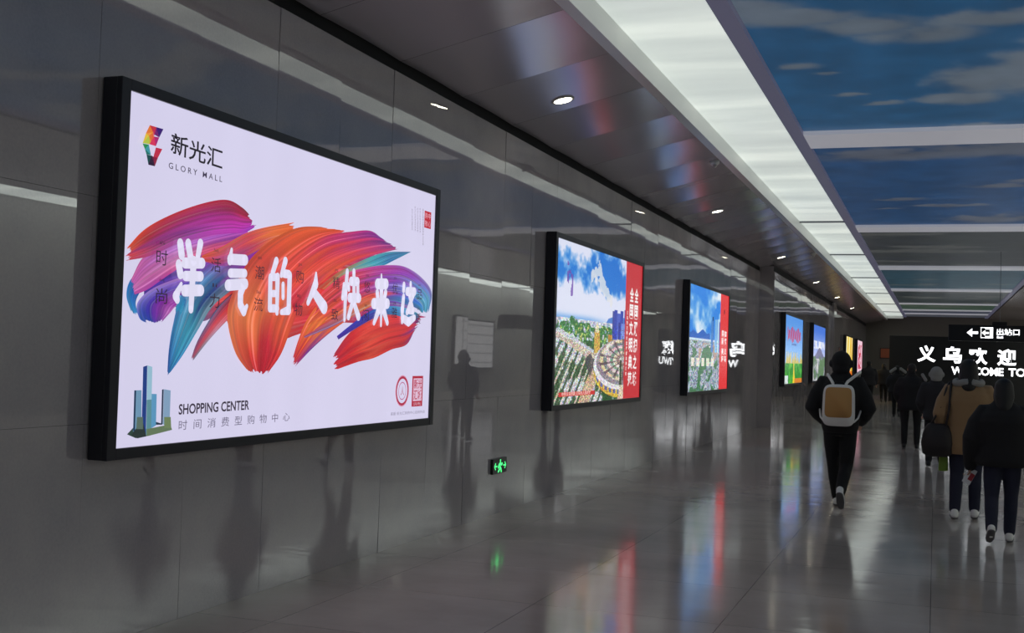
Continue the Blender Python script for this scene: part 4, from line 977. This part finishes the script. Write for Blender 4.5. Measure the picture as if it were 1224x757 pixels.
def rrect(cx_, z0, z1, hw, y, n=40, p=5, top=0):
    cz, hz = (z0 + z1) / 2, (z1 - z0) / 2; o_ = []
    for k in range(n):
        a = 2 * PI * k / n; c, s_ = math.cos(a), math.sin(a); x = hw * math.copysign(abs(c) ** (2/p), c); z = hz * math.copysign(abs(s_) ** (2/p), s_)
        x *= 1 - top * (z + hz) / (2 * hz) * .5
        o_.append((cx_ + x, y, cz + z))
    return o_
def loft(mbk, secs, mi=0):
    n = len(secs[0]); vs = sum(secs, [])
    mbk.add(vs, [(i*n+j, i*n+(j+1) % n, (i+1)*n+(j+1) % n, (i+1)*n+j) for i in range(len(secs)-1) for j in range(n)] + [tuple(range(n))[::-1], tuple((len(secs)-1)*n+j for j in range(n))], mi, smooth=True)
loft(m_, [rrect(0, .02, .44, .15, .05), rrect(0, .0, .455, .172, .03, top=.12), rrect(0, .0, .455, .175, -.09, top=.12), rrect(0, .012, .443, .165, -.115, top=.12)]); m_.build('shell', BW, t)
m_ = MB(); loft(m_, [rrect(0, .095, .425, .146, -.113, p=7, top=.10), rrect(0, .098, .422, .143, -.124, p=7, top=.10)]); m_.build('front_panel', BT, t)
m_ = MB(); m_.tube([(-.045, -.01, .45), (-.04, -.02, .485), (.04, -.02, .485), (.045, -.01, .45)], .012, 10); m_.build('grab_handle', BLKC, t)
for sx in (-1, 1):
    m_ = MB(); tx_ = .185 if sx > 0 else .12
    m_.tube([(sx * .06, .0, .445), (sx * .085, .02, .49), (sx * tx_, .075, .575 if sx > 0 else .535), (sx * (tx_ + .02), .15, .60 if sx > 0 else .56), (sx * .17, .28, .50)], .016, 10, flat=1.0); m_.build('shoulder_strap', BW, t)
    m_ = MB(); m_.tube([(sx * .16, -.02, .05), (sx * .20, .05, .09), (sx * .22, .16, .17)], .010, 8); m_.build('lower_strap', BW, t)

# woman in the tan fleece coat
legs = walk(-.04, .12, .085); legs['L'] = J((-.09, 0, .88), (-.10, .03, .48), (-.115, -.03, .085), (-.13, .12, .045))
arms = {'L': arm(-1, (-.27, -.06, 1.12), (-.24, .05, .90), cuff=.0, curl=.8), 'R': arm(1, (.26, -.02, 1.10), (.24, .10, .88), cuff=.0)}
TX, TY = .335, 13.4
person('woman in a bulky tan fleece coat, dark jeans and white shoes, walking away', (TX, TY, 0), .0, 1.69, legs, arms, TAN, NAVY, SHOEW, 'long', bulk=1.25, hem=.70, top_name='coat')
m_ = MB(); pts = [(.13 * math.cos(a), -.03 + .10 * math.sin(a), 1.455 + .012 * math.sin(3 * a)) for a in np.linspace(PI * .75, PI * 2.1, 14)]
o = m_.tube(pts, .036, 12).build('hooded_scarf', GWH); o.location = (TX, TY, 0); tag(o, 'pale grey scarf around the neck of the tan coat', 'scarf')
BAGB = cloth('dark_brown_bag', (34, 26, 26), .6)
t = thing('shoulder_bag', 'large dark brown shoulder bag hanging at the left hip of the tan coat', 'bag', (TX - .30, TY - .10, .66))
m_ = MB(); m_.rings([(0, 0, .0, .10, .05), (0, 0, .03, .15, .085), (0, 0, .14, .165, .095), (0, 0, .26, .145, .075), (0, 0, .33, .11, .045), (0, 0, .35, .09, .02)], 28, p=2.6); m_.build('bag_body', BAGB, t)
m_ = MB(); m_.tube([(.08, -.02, .32), (.11, -.05, .50), (.12, -.02, .70), (.13, .08, .80)], .012, 8); m_.tube([(-.08, 0, .32), (.03, -.02, .52), (.08, .02, .72), (.11, .09, .79)], .012, 8); m_.build('bag_strap', BAGB, t)
t = thing('carrier_bag', 'small yellow-green bag hanging below the brown shoulder bag', 'bag', (TX - .235, TY + .02, .50))
m_ = MB(); m_.rings([(0, 0, 0, .04, .015), (0, 0, .01, .05, .025), (0, 0, .14, .046, .02), (0, 0, .19, .03, .008)], 20, p=3); m_.build('pouch', cloth('lime_plastic', (118, 148, 52), .5), t)
m_ = MB(); m_.tube([(-.02, 0, .18), (-.005, 0, .25), (.01, 0, .26), (.02, 0, .18)], .005, 6); m_.build('handle', mat('lime_handle', lin((100, 130, 50)), .5), t)

# woman in black at the right
legs = {'L': J((-.09, 0, .88), (-.10, .0, .47), (-.105, -.20, .15), (-.12, -.09, .05), heel=(0, -.035, .02), down=(0, -.8, -.6)), 'R': J((.09, 0, .88), (.095, .12, .48), (.085, .16, .085), (.10, .31, .045))}
arms = {'L': arm(-1, (-.30, -.05, 1.08), (-.31, .06, .80), cuff=-.01, curl=1.0, hand=(-.05, .1, -1)), 'R': arm(1, (.29, -.03, 1.10), (.27, .16, .92), cuff=.0)}
DX, DY = .60, 11.75
person('woman in a wide black quilted jacket and dark blue jeans, rightmost walker', (DX, DY, 0), .0, 1.51, legs, arms, BLKC, NAVY, SHOEW, 'long', bulk=1.42, hem=.80, waistw=.2)
t = thing('paper_ticket', 'red and white paper held in the left hand of the woman in black', 'paper', (DX - .305, DY + .05, .55)); t.rotation_euler = (0, .5, .2)
m_ = MB(); m_.box(-.038, .038, -.003, .003, -.02, .13); m_.build('sheet', mat('white_paper', (.8, .8, .8), .6), t); m_ = MB(); m_.box(-.005, .036, -.005, -.0031, .02, .09); m_.build('red_print', mat('red_print', lin((170, 50, 60)), .6), t)
t = thing('handbag', 'black handbag at the right side of the woman in black', 'bag', (DX + .34, DY - .02, .64))
m_ = MB(); m_.rings([(0, 0, 0, .08, .10), (0, 0, .02, .10, .13), (0, 0, .17, .09, .125), (0, 0, .23, .05, .09)], 24, p=3); m_.build('bag_body', BLKC, t)
m_ = MB(); m_.tube([(0, -.07, .22), (-.03, -.08, .40), (-.09, -.03, .60), (-.12, .02, .66)], .010, 8); m_.build('bag_strap', BLKC, t)

# man in black farther on
arms0 = {'L': arm(-1, (-.26, -.03, 1.10), (-.22, .12, .93)), 'R': arm(1, (.26, -.03, 1.10), (.22, .12, .93))}
armsd = {'L': arm(-1, (-.25, -.02, 1.10), (-.26, .04, .84)), 'R': arm(1, (.25, .02, 1.10), (.25, .12, .86))}
person('person all in black standing mid-passage, left of the tan coat', (-.43, 24.2, 0), 0, 1.66, walk(.05, -.02 + .04, .12), arms0, BLKC, BLKT, SHOEB, 'short', bulk=1.4, hem=.78, vox=.018)
m_ = MB(); m_.tube([(.10, 0, 0), (.16, .0, -.10)], .030, 10, flat=.5); o = m_.build('shoulder_patch', GWH); o.location = (-.33, 24.0, 1.46); tag(o, 'pale patch on the right shoulder of the person all in black', 'patch')
person('person in a grey-white hat and dark coat, just left of the tan coat', (.02, 20.2, 0), 0, 1.60, STAND, arms0, CHAR, BLKT, SHOEB, 'puffy', bulk=1.1, vox=.018, hood=('knit_hat', GWH))
person('person with two pale stripes on the hood, partly hidden by the person all in black', (-1.12, 38.8, 0), 0, 1.62, walk(.12, -.05), arms0, BLKC, BLKT, SHOEB, 'short', bulk=1.5, vox=.02)
for sx in (-1, 1):
    m_ = MB(); m_.tube([(sx * .06, 0, .10), (sx * .19, 0, 0)], .045, 10, flat=.5); o = m_.build('hood_stripe', GWH); o.location = (-1.12 + (.0 if sx < 0 else .05), 38.62, 1.44)
    tag(o, 'pale stripe on the %s shoulder of the half-hidden far walker' % ('left' if sx < 0 else 'right'), 'stripe')
person('farthest couple, left person striding in dark clothes', (-2.42, 47.5, 0), 0, 1.78, walk(.25, -.15), armsd, CHAR, BLKT, SHOEB, 'short', bulk=1.35, vox=.022)
person('farthest couple, right person leaning along in dark clothes', (-2.10, 53.5, 0), 0, 1.72, walk(-.1, .25), armsd, CHAR, BLKT, SHOEB, 'short', bulk=1.4, vox=.022)
